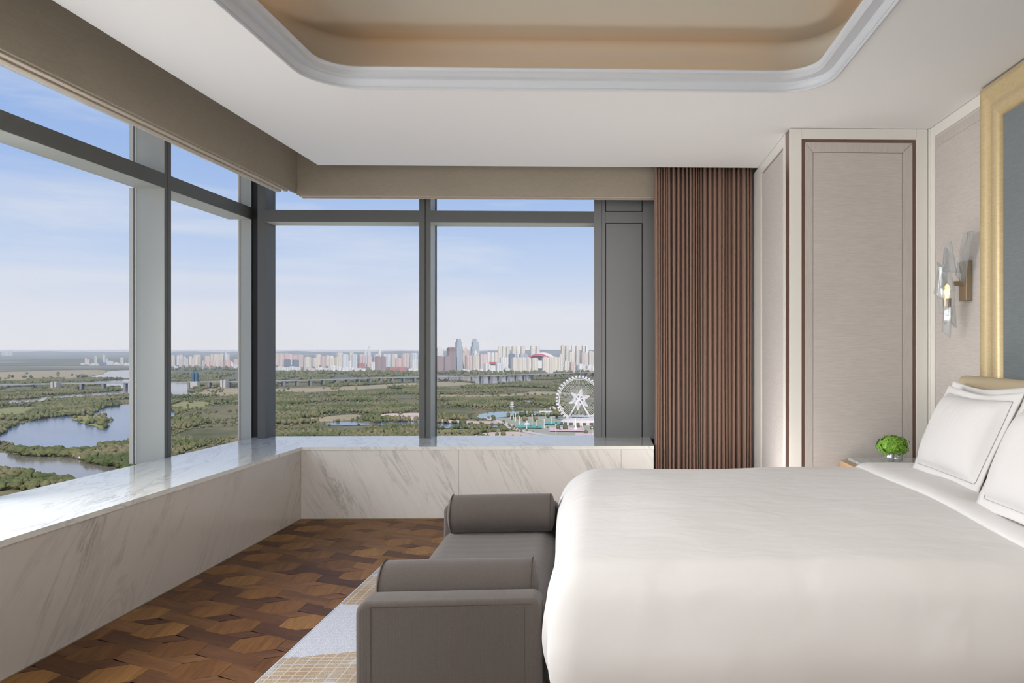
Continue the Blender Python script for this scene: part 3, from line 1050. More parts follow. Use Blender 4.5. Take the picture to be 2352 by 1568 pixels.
duvet = mb.build('duvet', M_COTTON, at=(0.7, 3.12, 0.15), smooth=True, fix=True)
tag(duvet, 'thick white duvet spread over the bed with a folded corner', 'duvet')
mod = duvet.modifiers.new('thickness', 'SOLIDIFY')
mod.thickness = 0.012
mod.offset = -1

# turned-down sheet: folded band over the head end of the duvet
def fold_pt(u, v):
    # u along X (0 fold edge .. 1 under the pillows), v along Y incl. hang
    t = -0.47 + v * (Wd + 0.94)
    x_edge = BX0 + Lx - 0.062 + 0.010 * math.sin(v * 7.0) + 0.006 * math.sin(v * 17.0)
    x = x_edge + u * 0.62
    lift = 0.028 * (1 - (1 - min(1, u / 0.10)) ** 2) ** 0.5 if u < 0.10 else 0.028
    lift = lift - 0.012 * sstep(0.3, 1.0, u)
    px, py, pz = duvet_pt(min(Lx, x - BX0), t)
    if t < 0:
        py -= lift * sstep(0, 0.1, -t)
        pz += lift * (1 - sstep(0, 0.1, -t))
    elif t > Wd:
        py += lift
        pz += lift * 0.4
    else:
        pz += lift
    return (x, py, pz)
mb = MB()
us = [0, 0.004, 0.012, 0.025, 0.045, 0.07, 0.10] + [0.10 + 0.90 * i / 10 for i in range(1, 11)]
nv = 90
for j in range(nv):
    for u in us:
        mb.v.append(fold_pt(u, j / (nv - 1)))
k = len(us)
for j in range(nv - 1):
    for i in range(k - 1):
        mb.f.append((j * k + i, j * k + i + 1, (j + 1) * k + i + 1, (j + 1) * k + i))
sheet = mb.build('turned_down_sheet', M_COTTON, at=(1.4, 3.12, 0.3), smooth=True, fix=True)
tag(sheet, 'white sheet turned down over the head end of the duvet', 'sheet')
mod = sheet.modifiers.new('thickness', 'SOLIDIFY')
mod.thickness = 0.010
mod.offset = -1

# ------------------------------------------------------------------ pillows
def pillow(name, foot, head, y0, y1, thick, label, yaw=0.0, flange=0.045, seed=0):
    """foot/head: (x, z) of the lower and upper edge of the pillow's middle plane"""
    rnd = random.Random(seed)
    fx, fz = foot
    hx, hz = head
    up = Vector((hx - fx, 0, hz - fz))
    Hh = up.length
    up.normalize()
    wd = Vector((0, 1, 0))
    nrm = wd.cross(up)
    if nrm.x > 0:
        nrm = -nrm
    ctr = Vector(((fx + hx) / 2, (y0 + y1) / 2, (fz + hz) / 2))
    Wy = (y1 - y0)
    rot = Matrix.Rotation(yaw, 3, 'Z')
    at = Vector((fx, ctr.y, fz))
    root = empty(name, at)
    tag(root, label, 'pillow', 'white pillows leaning on the headboard')
    N = 33
    fu, fv = flange / (Wy / 2), flange / (Hh / 2)
    def P(u, v, side):
        au, av = abs(u), abs(v)
        iu = min(1.0, au / (1 - fu))
        iv = min(1.0, av / (1 - fv))
        h = thick / 2 * ((1 - iu ** 3.2) * (1 - iv ** 3.2)) ** 0.55 if iu < 1 and iv < 1 else 0.0
        # corners stay full, edges pull in
        pin = 1 - 0.055 * (1 - au ** 2) * av ** 6
        pin2 = 1 - 0.045 * (1 - av ** 2) * au ** 6
        wob = 0.006 * math.sin(5 * u + 3 * v + seed) * (1 if av > 0.8 else 0.4)
        p = wd * (u * Wy / 2 * pin2) + up * (v * Hh / 2 * pin) + nrm * (side * (h + 0.003) + wob)
        sag = -0.018 * (1 - u * u) * sstep(0.5, 1.0, v)
        p += up * sag
        return ctr + rot @ p
    mb = MB()
    for side in (1, -1):
        st = len(mb.v)
        for j in range(N):
            for i in range(N):
                mb.v.append(tuple(P(-1 + 2 * i / (N - 1), -1 + 2 * j / (N - 1), side)))
        for j in range(N - 1):
            for i in range(N - 1):
                q = (st + j * N + i, st + j * N + i + 1, st + (j + 1) * N + i + 1, st + (j + 1) * N + i)
                mb.f.append(q if side > 0 else q[::-1])
    b = N * N
    rim = [i for i in range(N)] + [N * k + N - 1 for k in range(1, N)] + [N * (N - 1) + i for i in range(N - 2, -1, -1)] + [N * k for k in range(N - 2, 0, -1)]
    for a, c in zip(rim, rim[1:] + rim[:1]):
        mb.f.append((a, b + a, b + c, c))
    mb.build('pillow_case', M_COTTON, root, smooth=True, fix=True)
    # stitched line round the flange
    pts = []
    e = 0.004
    ku, kv = 1 - fu, 1 - fv
    for i in range(25):
        pts.append(P(-ku + 2 * ku * i / 24, kv, 1) + nrm * e * 0.6)
    for i in range(1, 25):
        pts.append(P(ku, kv - 2 * kv * i / 24, 1) + nrm * e * 0.6)
    for i in range(1, 25):
        pts.append(P(ku - 2 * ku * i / 24, -kv, 1) + nrm * e * 0.6)
    for i in range(1, 25):
        pts.append(P(-ku, -kv + 2 * kv * i / 24, 1) + nrm * e * 0.6)
    MB().tube([tuple(p) for p in pts], 0.0016, 5).build('stitching', M_STITCH, root)
    return root
pillow('pillow', (1.655, 0.70), (1.795, 1.135), 3.19, 3.87, 0.15, 'white pillow at the back, against the headboard beside the sconce', seed=1)
pillow('pillow', (1.505, 0.685), (1.705, 1.120), 3.035, 3.735, 0.17, 'white pillow in front with a stitched flange, nearest the flowers', seed=2)
pillow('pillow', (1.40, 0.685), (1.60, 1.110), 2.16, 2.86, 0.17, 'white pillow cut off by the right edge of the photo', seed=3)

# ------------------------------------------------------------------ bench at the foot of the bed
bench = empty('bench', (-0.51, 3.08, 0.012))
tag(bench, 'taupe upholstered bench with low arms at the foot of the bed', 'bench')
NX0, NX1, NY0, NY1 = -0.795, -0.228, 2.295, 3.83
def arm(y0, y1, zt_):
    mb = MB()
    r = 0.035
    poly = [(NX0, 0.05), (NX1, 0.05), (NX1, zt_ - r)]
    poly += [(NX1 - r + r * math.cos(R(a)), zt_ - r + r * math.sin(R(a))) for a in range(15, 91, 15)]
    poly += [(NX0 + r - r * math.sin(R(a)), zt_ - r + r * math.cos(R(a))) for a in range(0, 91, 15)]
    return mb.prism(poly, 'y', y0, y1)
arm(NY0, NY0 + 0.115, 0.525).build('arm', M_BENCH, bench, fix=True, bevel=0.016, seg=3, smooth=True)
arm(NY1 - 0.115, NY1, 0.525).build('arm', M_BENCH, bench, fix=True, bevel=0.016, seg=3, smooth=True)
B(NX0 + 0.012, NY0 + 0.11, 0.05, NX1 - 0.012, NY1 - 0.11, 0.27).build('seat_base', M_BENCH, bench, bevel=0.012, seg=2)
def seat(u, v):
    # cushion top with a soft crown
    x = NX0 + 0.004 + u * (NX1 - NX0 - 0.008)
    y = NY0 + 0.116 + v * (NY1 - NY0 - 0.232)
    eu = min(u, 1 - u) / 0.16
    ev = min(v, 1 - v) / 0.05
    h = (1 - (1 - min(1, eu)) ** 2.4) * (1 - (1 - min(1, ev)) ** 2.4)
    return (x, y, 0.335 + 0.078 * h ** 0.5 + 0.0007 * math.sin(y * 75 + 1.2 * math.sin(x * 9)) * h)
mb = MB().grid(seat, 33, 60)
mb.box(NX0 + 0.004, NY0 + 0.116, 0.27, NX1 - 0.004, NY1 - 0.116, 0.336)
mb.build('seat_cushion', M_BENCH, bench, smooth=True)
bench.children[-1].data.set_sharp_from_angle(angle=R(60))
for x in (NX0 + 0.06, NX1 - 0.06):
    for y in (NY0 + 0.07, NY1 - 0.07):
        B(x - 0.02, y - 0.02, 0.012, x + 0.02, y + 0.02, 0.052).build('leg', M_BEDBASE, bench)
# seams on the near arm
for x in (NX0 + 0.048, NX1 - 0.052):
    MB().tube([(x, NY0 + 0.0004, 0.06), (x, NY0 + 0.0004, 0.508)], 0.0014, 5).build('seam', M_PIPING, bench)
MB().tube([(NX0 + 0.048, NY0 + 0.0006, 0.510), (NX1 - 0.03, NY0 + 0.0006, 0.510)], 0.0016, 5).build('seam', M_PIPING, bench)

def bolster(name, yc, zc, x0, x1, r, label):
    o = empty(name, ((x0 + x1) / 2, yc, zc - r))
    tag(o, label, 'bolster', 'bolsters on the bench')
    n = 28
    mb = MB()
    prof = [(0.0, 0.02), (r * 0.55, 0.014), (r * 0.86, 0.004), (r * 0.985, 0.0), (r, 0.004)]
    prof2 = [(r, x1 - x0 - 0.004), (r * 0.985, x1 - x0), (r * 0.86, x1 - x0 - 0.004 + 0.0), (r * 0.55, x1 - x0 + 0.006), (0.0, x1 - x0 + 0.010)]
    prof = [(0.0, -0.014), (r * 0.5, -0.011), (r * 0.85, -0.003), (r * 0.985, 0.004), (r, 0.010)]
    allp = prof + [(r * (1.0 + 0.012 * math.sin(math.pi * t)), 0.010 + (x1 - x0 - 0.02) * t) for t in (0.1, 0.3, 0.5, 0.7, 0.9)] + \
        [(rr, (x1 - x0) - xx) for rr, xx in reversed(prof)]
    for rr, xx in allp:
        for k in range(n):
            a = 2 * math.pi * k / n
            mb.v.append((x0 + xx, yc + rr * math.cos(a), zc + rr * math.sin(a)))
    for i in range(len(allp) - 1):
        for k in range(n):
            k2 = (k + 1) % n
            mb.f.append((i * n + k, i * n + k2, (i + 1) * n + k2, (i + 1) * n + k))
    mb.build('cover', M_BENCH, o, smooth=True, fix=True)
    for xx in (x0 + 0.008, x1 - 0.008):
        MB().tube([(xx, yc + (r + 0.0008) * math.cos(2 * math.pi * k / 36), zc + (r + 0.0008) * math.sin(2 * math.pi * k / 36)) for k in range(37)], 0.0022, 6, cap=False).build('piping', M_PIPING, o, smooth=True)
    return o
b1 = bolster('bolster', 2.502, 0.503, -0.768, -0.262, 0.090, 'taupe bolster behind the near arm of the bench')
b2 = bolster('bolster', 3.622, 0.503, -0.740, -0.252, 0.090, 'taupe bolster at the far end of the bench by the windows')
# the bench stands a touch askew
def turn(o, ang, piv):
    M = Matrix.Translation(Vector(piv)) @ Matrix.Rotation(ang, 4, 'Z') @ Matrix.Translation(-Vector(piv))
    p = M @ o.location
    o.location = p
    o.rotation_euler = (0, 0, ang)
for o in (bench, b1, b2):
    turn(o, R(2.3), (-0.5, 2.30, 0))

# ------------------------------------------------------------------ nightstand with flowers
ns_ = empty('nightstand', (1.72, 4.36, 0.0))
tag(ns_, 'wooden nightstand with a pale glassy top behind the bed', 'nightstand')
QX0, QX1, QY0, QY1, QZ = 1.425, 1.990, 4.085, 4.640, 0.605
B(QX0 + 0.02, QY0 + 0.02, 0.10, QX1, QY1 - 0.02, QZ - 0.055).build('body', M_OAK, ns_, bevel=0.004)
B(QX0 + 0.012, QY0 + 0.05, 0.36, QX0 + 0.022, QY1 - 0.05, QZ - 0.075).build('drawer', M_OAK, ns_, bevel=0.003)
B(QX0 + 0.012, QY0 + 0.05, 0.13, QX0 + 0.022, QY1 - 0.05, 0.345).build('drawer', M_OAK, ns_, bevel=0.003)
for o in list(ns_.children)[-2:]:
    zk = 0.45 if o.name == ns_.children[-2].name else 0.24
    B(QX0, 4.30, zk, QX0 + 0.012, 4.42, zk + 0.012).build('handle', M_PLATE, o, bevel=0.003)
B(QX0, QY0, QZ - 0.055, QX1, QY1, QZ - 0.006).build('top', M_OAK, ns_, bevel=0.003)
B(QX0 + 0.045, QY0 + 0.02, QZ - 0.006, QX1, QY1 - 0.004, QZ + 0.012).build('glass_top', M_STONE_TOP, ns_, bevel=0.004)
for x in (QX0 + 0.05, QX1 - 0.05):
    for y in (QY0 + 0.05, QY1 - 0.05):
        B(x - 0.018, y - 0.018, 0.0, x + 0.018, y + 0.018, 0.10).build('leg', M_OAK, ns_)
VX, VY, VZ = 1.660, 4.375, QZ + 0.012
vase = empty('vase', (VX, VY, VZ))
tag(vase, 'small cut-crystal vase on the nightstand', 'vase')
mb = MB()
pr = [(0.0, 0.002), (0.030, 0.0), (0.036, 0.004), (0.050, 0.022), (0.056, 0.044), (0.052, 0.066), (0.049, 0.066), (0.050, 0.044), (0.045, 0.024), (0.032, 0.010), (0.0, 0.008)]
mb.lathe(pr, (VX, VY, VZ), 12)
mb.build('bowl', M_VASE, vase, fix=True)
for k in range(16):
    a = 2 * math.pi * k / 16
    mb = MB()
    c = Vector((VX + 0.056 * math.cos(a), VY + 0.056 * math.sin(a), VZ + 0.028 + 0.018 * (k % 2)))
    r_ = 0.0075
    for d in ((1, 0, 0), (0, 1, 0), (-1, 0, 0), (0, -1, 0), (0, 0, 1), (0, 0, -1)):
        mb.v.append(tuple(c + Vector(d) * r_))
    mb.f = [(0, 1, 4), (1, 2, 4), (2, 3, 4), (3, 0, 4), (1, 0, 5), (2, 1, 5), (3, 2, 5), (0, 3, 5)]
    mb.build('crystal_stud', M_VASE, vase)
flower = empty('hydrangea', (VX, VY, VZ + 0.012))
tag(flower, 'round bright green hydrangea standing in the crystal vase', 'flower')
random.seed(11)
mb = MB()
hc = Vector((VX, VY, VZ + 0.108))
rx, rz = 0.088, 0.058
N = 170
for i in range(N):
    zz = 1 - 1.75 * (i + 0.5) / N
    rr = math.sqrt(max(0, 1 - zz * zz))
    a = i * 2.39996
    n_ = Vector((rr * math.cos(a), rr * math.sin(a), zz))
    lump = 1 + 0.10 * math.sin(3 * a + 4 * zz) + random.uniform(-0.12, 0.07)
    p = hc + Vector((n_.x * rx, n_.y * rx, n_.z * rz + (0.006 if zz > 0 else 0))) * 1.0 * lump - Vector((0, 0, 0)) if False else \
        hc + Vector((n_.x * rx * lump, n_.y * rx * lump, n_.z * rz * lump))
    t1 = n_.cross(Vector((0.3, 0.2, 0.9))).normalized()
    t2 = n_.cross(t1)
    rot0 = random.uniform(0, 1.5)
    for q in range(4):
        b_ = rot0 + q * math.pi / 2
        d = t1 * math.cos(b_) + t2 * math.sin(b_)
        s = t1 * -math.sin(b_) + t2 * math.cos(b_)
        L_ = random.uniform(0.012, 0.017)
        tilt = random.uniform(-0.3, 0.9)
        st = len(mb.v)
        mb.v += [tuple(p), tuple(p + d * L_ * 0.55 + s * L_ * 0.45 + n_ * 0.003 * tilt), tuple(p + d * L_ + n_ * 0.006 * tilt), tuple(p + d * L_ * 0.55 - s * L_ * 0.45 + n_ * 0.003 * tilt)]
        mb.f.append((st, st + 1, st + 2, st + 3))
# dense core under the petals
st0 = len(mb.v)
mb.lathe([(0.0, -rz * 0.72), (rx * 0.55, -rz * 0.6), (rx * 0.8, -rz * 0.2), (rx * 0.84, rz * 0.2), (rx * 0.62, rz * 0.62), (0.0, rz * 0.86)], tuple(hc), 14)
mb.build('flower_head', M_LEAF, flower)
MB().tube([(VX, VY, VZ + 0.012), (VX + 0.004, VY, VZ + 0.05), (VX, VY, VZ + 0.08)], 0.006, 7).build('stem', M_STEM, flower, smooth=True)

# ------------------------------------------------------------------ crystal wall sconce
SX, SY = XR - 0.0, 4.145
scn = empty('wall_sconce', (XR, SY, 1.40))
tag(scn, 'crystal-shard wall sconce with a bronze back plate beside the gilded frame', 'wall lamp')
B(XR - 0.030, SY - 0.045, 1.575, XR + 0.006, SY + 0.045, 1.800).build('back_plate', M_PLATE, scn, bevel=0.003)
B(XR - 0.085, SY - 0.012, 1.66, XR - 0.03, SY + 0.012, 1.685).build('bracket', M_PLATE, scn, bevel=0.002)
MB().lathe([(0.0, 0.0), (0.022, 0.0), (0.024, 0.045), (0.0, 0.045)], (XR - 0.105, SY + 0.03, 1.545), 14).build('lamp_cup', M_PLATE, scn)
MB().lathe([(0.0, 0.0), (0.010, 0.0), (0.013, 0.03), (0.012, 0.07), (0.0, 0.085)], (XR - 0.105, SY + 0.03, 1.592), 12).build('bulb', M_BULB, scn, smooth=True)
def shard(a, b, w, th, twist, taper=1.0):
    """flat faceted crystal bar from a to b"""
    a, b = Vector(a), Vector(b)
    d = (b - a)
    L_ = d.length
    d.normalize()
    s = d.cross(Vector((1, 0, 0)))
    if s.length < 0.05:
        s = d.cross(Vector((0, 1, 0)))
    s.normalize()
    s = Matrix.Rotation(twist, 3, d) @ s
    n_ = d.cross(s)
    mb = MB()
    sec = [(-1, 0), (-0.55, 0.9), (0.6, 0.75), (1, 0), (0.5, -0.9), (-0.6, -0.8)]
    for t, k, sh in ((0, 1, 0.02), (1, taper, -0.02)):
        for u, v in sec:
            mb.v.append(tuple(a + d * (L_ * t + sh * u) + s * (u * w / 2 * k) + n_ * (v * th / 2 * k)))
    mb.f = [(5, 4, 3, 2, 1, 0), (6, 7, 8, 9, 10, 11)] + [(i, (i + 1) % 6, 6 + (i + 1) % 6, 6 + i) for i in range(6)]
    return mb
sx = XR - 0.10
for a, b, w, th, tw, tp_ in (
        ((sx + 0.045, SY - 0.020, 1.70), (sx + 0.050, SY - 0.105, 1.945), 0.070, 0.024, 0.25, 1.0),
        ((sx, SY + 0.010, 1.74), (sx + 0.005, SY + 0.045, 1.90), 0.075, 0.030, 0.5, 0.55),
        ((sx - 0.01, SY + 0.055, 1.66), (sx - 0.01, SY + 0.030, 1.86), 0.060, 0.028, -0.5, 0.8),
        ((sx - 0.03, SY + 0.075, 1.60), (sx - 0.02, SY + 0.060, 1.78), 0.055, 0.024, 0.8, 0.7),
        ((sx - 0.02, SY - 0.005, 1.64), (sx - 0.02, SY + 0.015, 1.76), 0.070, 0.030, 1.0, 0.5),
        ((sx - 0.03, SY + 0.020, 1.66), (sx - 0.035, SY + 0.050, 1.78), 0.060, 0.026, -1.1, 0.6),
        ((sx - 0.025, SY + 0.030, 1.50), (sx - 0.02, SY + 0.060, 1.66), 0.060, 0.026, 0.3, 1.0),
        ((sx, SY + 0.060, 1.47), (sx, SY + 0.020, 1.58), 0.055, 0.022, -0.4, 0.8),
        ((sx - 0.01, SY + 0.030, 1.385), (sx - 0.005, SY + 0.018, 1.53), 0.040, 0.022, 0.9, 1.0),
        ((sx + 0.02, SY + 0.000, 1.44), (sx, SY - 0.030, 1.65), 0.036, 0.018, 0.2, 0.6)):
    shard(a, b, w * 1.3, th * 1.2, tw, tp_).build('crystal', M_CRYSTAL, scn, fix=True)
#EXTERIOR#

# ================================================================== the view outside
GZ = -130.0                       # river plain, seen from a high floor
FWD = Vector((math.sin(YAW), math.cos(YAW), 0))
RGT = Vector((math.cos(YAW), -math.sin(YAW), 0))

def gp(px, py, dz=0.0):
    """spot on the plain in the line of sight through a point of the photograph"""
    d = (EYE - GZ) * FPX / (py - PPY)
    p = FWD * d + RGT * (d * (px - PPX) / FPX)
    return Vector((p.x, p.y, GZ + dz))

def dist_of(py):
    return (EYE - GZ) * FPX / (py - PPY)

def ground_poly(pts):
    return [gp(*p) for p in pts]

# --- materials of the landscape
M_GROUND = mat('plain', (0.2, 0.2, 0.1), 0.95, spec=0.05)
_v = coords(M_GROUND, 'pos', scale=(0.6, 1.0, 0.0))
_n1 = noise(M_GROUND, _v, 0.0045, 6, 0.62, 0.4)
_n2 = noise(M_GROUND, _v, 0.025, 5, 0.65)
_n3 = noise(M_GROUND, _v, 0.0011, 4, 0.6, 0.3)
_c = ramp(M_GROUND, _n1, [(0.30, (0.105, 0.120, 0.060)), (0.42, (0.165, 0.160, 0.085)), (0.52, (0.27, 0.225, 0.125)), (0.60, (0.215, 0.195, 0.115)), (0.72, (0.34, 0.275, 0.175))])
_c2 = ramp(M_GROUND, _n2, [(0.35, (0.55, 0.60, 0.50)), (0.60, (1.0, 1.0, 1.0))])
_c = mixc(M_GROUND, 0.8, _c, _c2, 'MULTIPLY')
_far = ramp(M_GROUND, _n3, [(0.40, (0.13, 0.15, 0.10)), (0.52, (0.20, 0.19, 0.13)), (0.62, (0.33, 0.30, 0.22))])
_sp = nd(M_GROUND, 'ShaderNodeSeparateXYZ')
lk(M_GROUND, nd(M_GROUND, 'ShaderNodeNewGeometry').outputs['Position'], _sp.inputs[0])
_fy = ramp(M_GROUND, math_n(M_GROUND, 'MULTIPLY', _sp.outputs['Y'], 1 / 10000.0), [(0.30, (0, 0, 0)), (0.55, (1, 1, 1))])
base(M_GROUND, mixc(M_GROUND, _fy, _c, _far))

def land(name, c0, c1, sc=0.03):
    m = mat(name, c0, 0.95, spec=0.05)
    n_ = noise(m, coords(m, 'pos', scale=(0.5, 1, 0)), sc, 5, 0.65)
    base(m, ramp(m, n_, [(0.35, c0), (0.65, c1)]))
    return m
M_TAN = land('dry_grass', (0.36, 0.29, 0.17), (0.48, 0.38, 0.24))
M_SAND = land('sand', (0.58, 0.42, 0.33), (0.74, 0.57, 0.46))
M_MEADOW = land('meadow', (0.25, 0.26, 0.10), (0.38, 0.33, 0.15))
M_PATH = mat('pale_road', (0.62, 0.55, 0.50), 0.9)

def water(name, c, rough, wscale, strength):
    m = mat(name, c, rough, spec=0.5)
    v = coords(m, 'pos', scale=(0.35, 1.0, 0))
    n_ = noise(m, v, wscale, 5, 0.6)
    n2 = noise(m, v, 0.006, 4, 0.6, 0.6)
    base(m, mixc(m, ramp(m, n2, [(0.4, (0, 0, 0)), (0.62, (1, 1, 1))]), c, tuple(x * 1.35 for x in c)))
    bump(m, n_, strength, 0.6)
    return m
M_RIVER = water('silty_river', (0.20, 0.165, 0.14), 0.12, 0.12, 0.12)
M_LAKE = water('blue_water', (0.085, 0.12, 0.19), 0.15, 0.10, 0.35)
M_POND = water('turquoise_pond', (0.14, 0.27, 0.28), 0.15, 0.10, 0.2)

# --- plain and far hills
struct(MB().quad((-26000, 250, GZ), (26000, 250, GZ), (26000, 24000, GZ), (-26000, 24000, GZ)).build('ground', M_GROUND))
mb = MB()
K = 160
for k in range(K + 1):
    x = -26000 + 52000 * k / K
    h = 55 + 70 * sstep(-9000, 1500, x) + 14 * math.sin(k * 0.55) + 9 * math.sin(k * 1.3 + 1)
    mb.v += [(x, 20500, GZ), (x, 22500, GZ + h * 0.8), (x, 23800, GZ + h), (x, 25500, GZ)]
for k in range(K):
    for j in range(3):
        a = k * 4 + j
        mb.f.append((a, a + 4, a + 5, a + 1))
M_HILL = land('far_hills', (0.14, 0.16, 0.13), (0.20, 0.20, 0.16), 0.0006)
struct(mb.build('distant_hills', M_HILL, smooth=True, fix=True))

def patch(name, pts, m, dz, sub=3):
    """flat patch of land or water with a softly irregular shore"""
    g = ground_poly(pts)
    rnd = random.Random(len(pts) * 7 + int(pts[0][0]))
    out = []
    n = len(g)
    for i in range(n):
        p0, p1, p2, p3 = g[i - 1], g[i], g[(i + 1) % n], g[(i + 2) % n]
        for k in range(sub):
            t = k / sub
            q = 0.5 * ((2 * p1) + (p2 - p0) * t + (2 * p0 - 5 * p1 + 4 * p2 - p3) * t * t + (3 * p1 - p0 - 3 * p2 + p3) * t ** 3)
            L_ = (p2 - p1).length
            if k:
                q = q + Vector((rnd.uniform(-1, 1), rnd.uniform(-1, 1), 0)) * min(14, L_ * 0.06)
            out.append((q.x, q.y, GZ + dz))
    mb = MB()
    mb.v = out
    me = bpy.data.meshes.new(name)
    bm = bmesh.new()
    vs = [bm.verts.new(v) for v in out]
    es = [bm.edges.new((vs[i], vs[(i + 1) % len(vs)])) for i in range(len(vs))]
    bmesh.ops.triangle_fill(bm, edges=es, use_beauty=True, normal=(0, 0, 1))
    for f_ in bm.faces:
        if f_.normal.z < 0:
            f_.normal_flip()
    bm.to_mesh(me)
    bm.free()
    me.materials.append(m)
    o = bpy.data.objects.new(name, me)
    COL.objects.link(o)
    struct(o)
    return [(p[0], p[1]) for p in out]

W_LAKE = [(-70, 1012), (0, 1000), (31, 980), (60, 972), (94, 964), (138, 957), (184, 954), (224, 943), (242, 937), (301, 926), (345, 928), (378, 940), (382, 965), (352, 1000), (301, 1019), (268, 1020), (232, 1028), (212, 1039), (150, 1043), (138, 1040), (60, 1037), (38, 1036), (27, 1019), (0, 1015), (-70, 1018)]
W_RIVER = [(-80, 1045), (0, 1041), (33, 1043), (64, 1049), (122, 1051), (148, 1049), (178, 1054), (204, 1065), (240, 1072), (290, 1082), (340, 1100), (330, 1140), (240, 1130), (180, 1112), (139, 1105), (112, 1105), (77, 1097), (38, 1087), (0, 1083), (-80, 1076)]
W_UPPER = [(-80, 931), (-80, 922), (0, 920), (70, 916), (143, 910), (210, 903), (280, 896), (250, 889), (218, 881), (217, 875), (301, 872), (394, 876), (430, 880), (438, 893), (430, 900), (456, 909), (394, 911), (330, 913), (301, 909), (250, 912), (143, 918), (0, 929)]
W_FAR = [(209, 866), (238, 859), (247, 853), (301, 850), (380, 851), (400, 856), (380, 866), (301, 869)]
W_BR = [(1000, 863), (1110, 864), (1216, 866), (1218, 878), (1130, 881), (1095, 881), (1060, 876), (1000, 874)]
W_SM = [(1202, 919), (1225, 918), (1221, 924), (1204, 923)]
W_TURQ = [(1100, 954), (1123, 948), (1176, 945), (1240, 946), (1278, 947), (1288, 951), (1264, 954), (1192, 955), (1152, 959), (1104, 962)]
W_BLUE = [(742, 975), (788, 969), (837, 972), (900, 970), (962, 969), (1003, 973), (1100, 976), (1146, 980), (1118, 983), (1003, 984), (962, 982), (880, 977), (800, 978)]
W_STRIP = [(608, 857), (640, 855), (690, 857), (684, 860), (640, 860)]
W_LOW = [(990, 998), (1040, 998), (1088, 1002), (1050, 1003), (990, 1002)]
S_BEACH = [(862, 955), (890, 950), (925, 949), (962, 949), (1003, 962), (1060, 966), (1140, 968), (1142, 973), (1080, 973), (1003, 970), (962, 968), (890, 963)]
S_BARE = [(1086, 1003), (1108, 995), (1160, 992), (1215, 993), (1262, 1001), (1240, 1008), (1100, 1010)]
F_A = [(605, 894), (762, 889), (964, 879), (964, 888), (862, 892), (762, 898), (608, 905)]
F_B = [(1000, 877), (1060, 877), (1108, 883), (1060, 885), (1000, 887)]
F_C = [(1000, 906), (1100, 908), (1180, 904), (1240, 899), (1310, 903), (1300, 909), (1240, 912), (1120, 916), (1000, 915)]
F_D = [(-60, 857), (60, 853), (160, 850), (235, 850), (240, 856), (200, 864), (130, 871), (0, 874), (-60, 874)]
F_E = [(-60, 950), (20, 936), (75, 935), (80, 945), (50, 955), (0, 962), (-60, 966)]
F_F = [(394, 930), (430, 922), (480, 924), (470, 934), (420, 940), (394, 941)]
F_G = [(430, 905), (480, 893), (560, 893), (640, 900), (560, 906), (460, 911)]
F_H = [(690, 962), (740, 958), (800, 952), (830, 954), (820, 962), (780, 967), (720, 968)]
F_I = [(1010, 985), (1080, 986), (1150, 985), (1160, 990), (1090, 994), (1010, 996)]
ISLET = [(166, 964), (179, 957), (222, 954), (240, 959), (255, 969), (247, 981), (229, 987), (218, 980), (190, 974)]
TREEBAR = [(30, 1038), (90, 1040), (140, 1042), (212, 1040), (215, 1044), (180, 1051), (140, 1049), (64, 1048), (30, 1042)]
FESTIVAL = [(1130, 962), (1200, 958), (1300, 955), (1440, 952), (1440, 1010), (1290, 1008), (1200, 990)]

patches = {}
for nm, pts, m, dz in (('dry_field', F_A, M_TAN, 0.3), ('dry_field', F_B, M_TAN, 0.3), ('dry_field', F_C, M_TAN, 0.3), ('dry_field', F_D, M_TAN, 0.3),
                       ('reed_meadow', F_E, M_MEADOW, 0.3), ('reed_meadow', F_F, M_MEADOW, 0.3), ('dry_field', F_G, M_TAN, 0.3), ('dry_field', F_H, M_TAN, 0.3), ('reed_meadow', F_I, M_MEADOW, 0.3),
                       ('sand_bank', S_BEACH, M_SAND, 0.6), ('bare_ground', S_BARE, M_SAND, 0.6)):
    patches.setdefault('open', []).append(patch(nm, pts, m, dz))
FEST = patch('fairground', FESTIVAL, land('paved_ground', (0.46, 0.42, 0.36), (0.36, 0.38, 0.24), 0.02), 0.3)
patches['open'].append(FEST)
for nm, pts, m in (('lake', W_LAKE, M_LAKE), ('river', W_RIVER, M_RIVER), ('river', W_UPPER, M_RIVER), ('river', W_FAR, M_RIVER), ('river', W_BR, M_RIVER),
                   ('pond', W_SM, M_RIVER), ('pond', W_TURQ, M_POND), ('pond', W_BLUE, M_LAKE), ('pond', W_STRIP, M_LAKE), ('pond', W_LOW, M_LAKE)):
    patches.setdefault('water', []).append(patch(nm, pts, m, 0.9))
patches['islet'] = [patch('islet', ISLET, M_MEADOW, 1.4), patch('land_bar', TREEBAR, M_MEADOW, 1.4)]

def inside(x, y, poly):
    c = False
    n = len(poly)
    j = n - 1
    for i in range(n):
        if (poly[i][1] > y) != (poly[j][1] > y) and x < (poly[j][0] - poly[i][0]) * (y - poly[i][1]) / (poly[j][1] - poly[i][1]) + poly[i][0]:
            c = not c
        j = i
    return c
def bb(poly):
    xs_, ys_ = [p[0] for p in poly], [p[1] for p in poly]
    return min(xs_), max(xs_), min(ys_), max(ys_)
def tester(polys):
    bbs = [(bb(p), p) for p in polys]
    return lambda x, y: any(b[0] <= x <= b[1] and b[2] <= y <= b[3] and inside(x, y, p) for b, p in bbs)
in_water, in_open, in_islet = tester(patches['water']), tester(patches['open']), tester(patches['islet'])

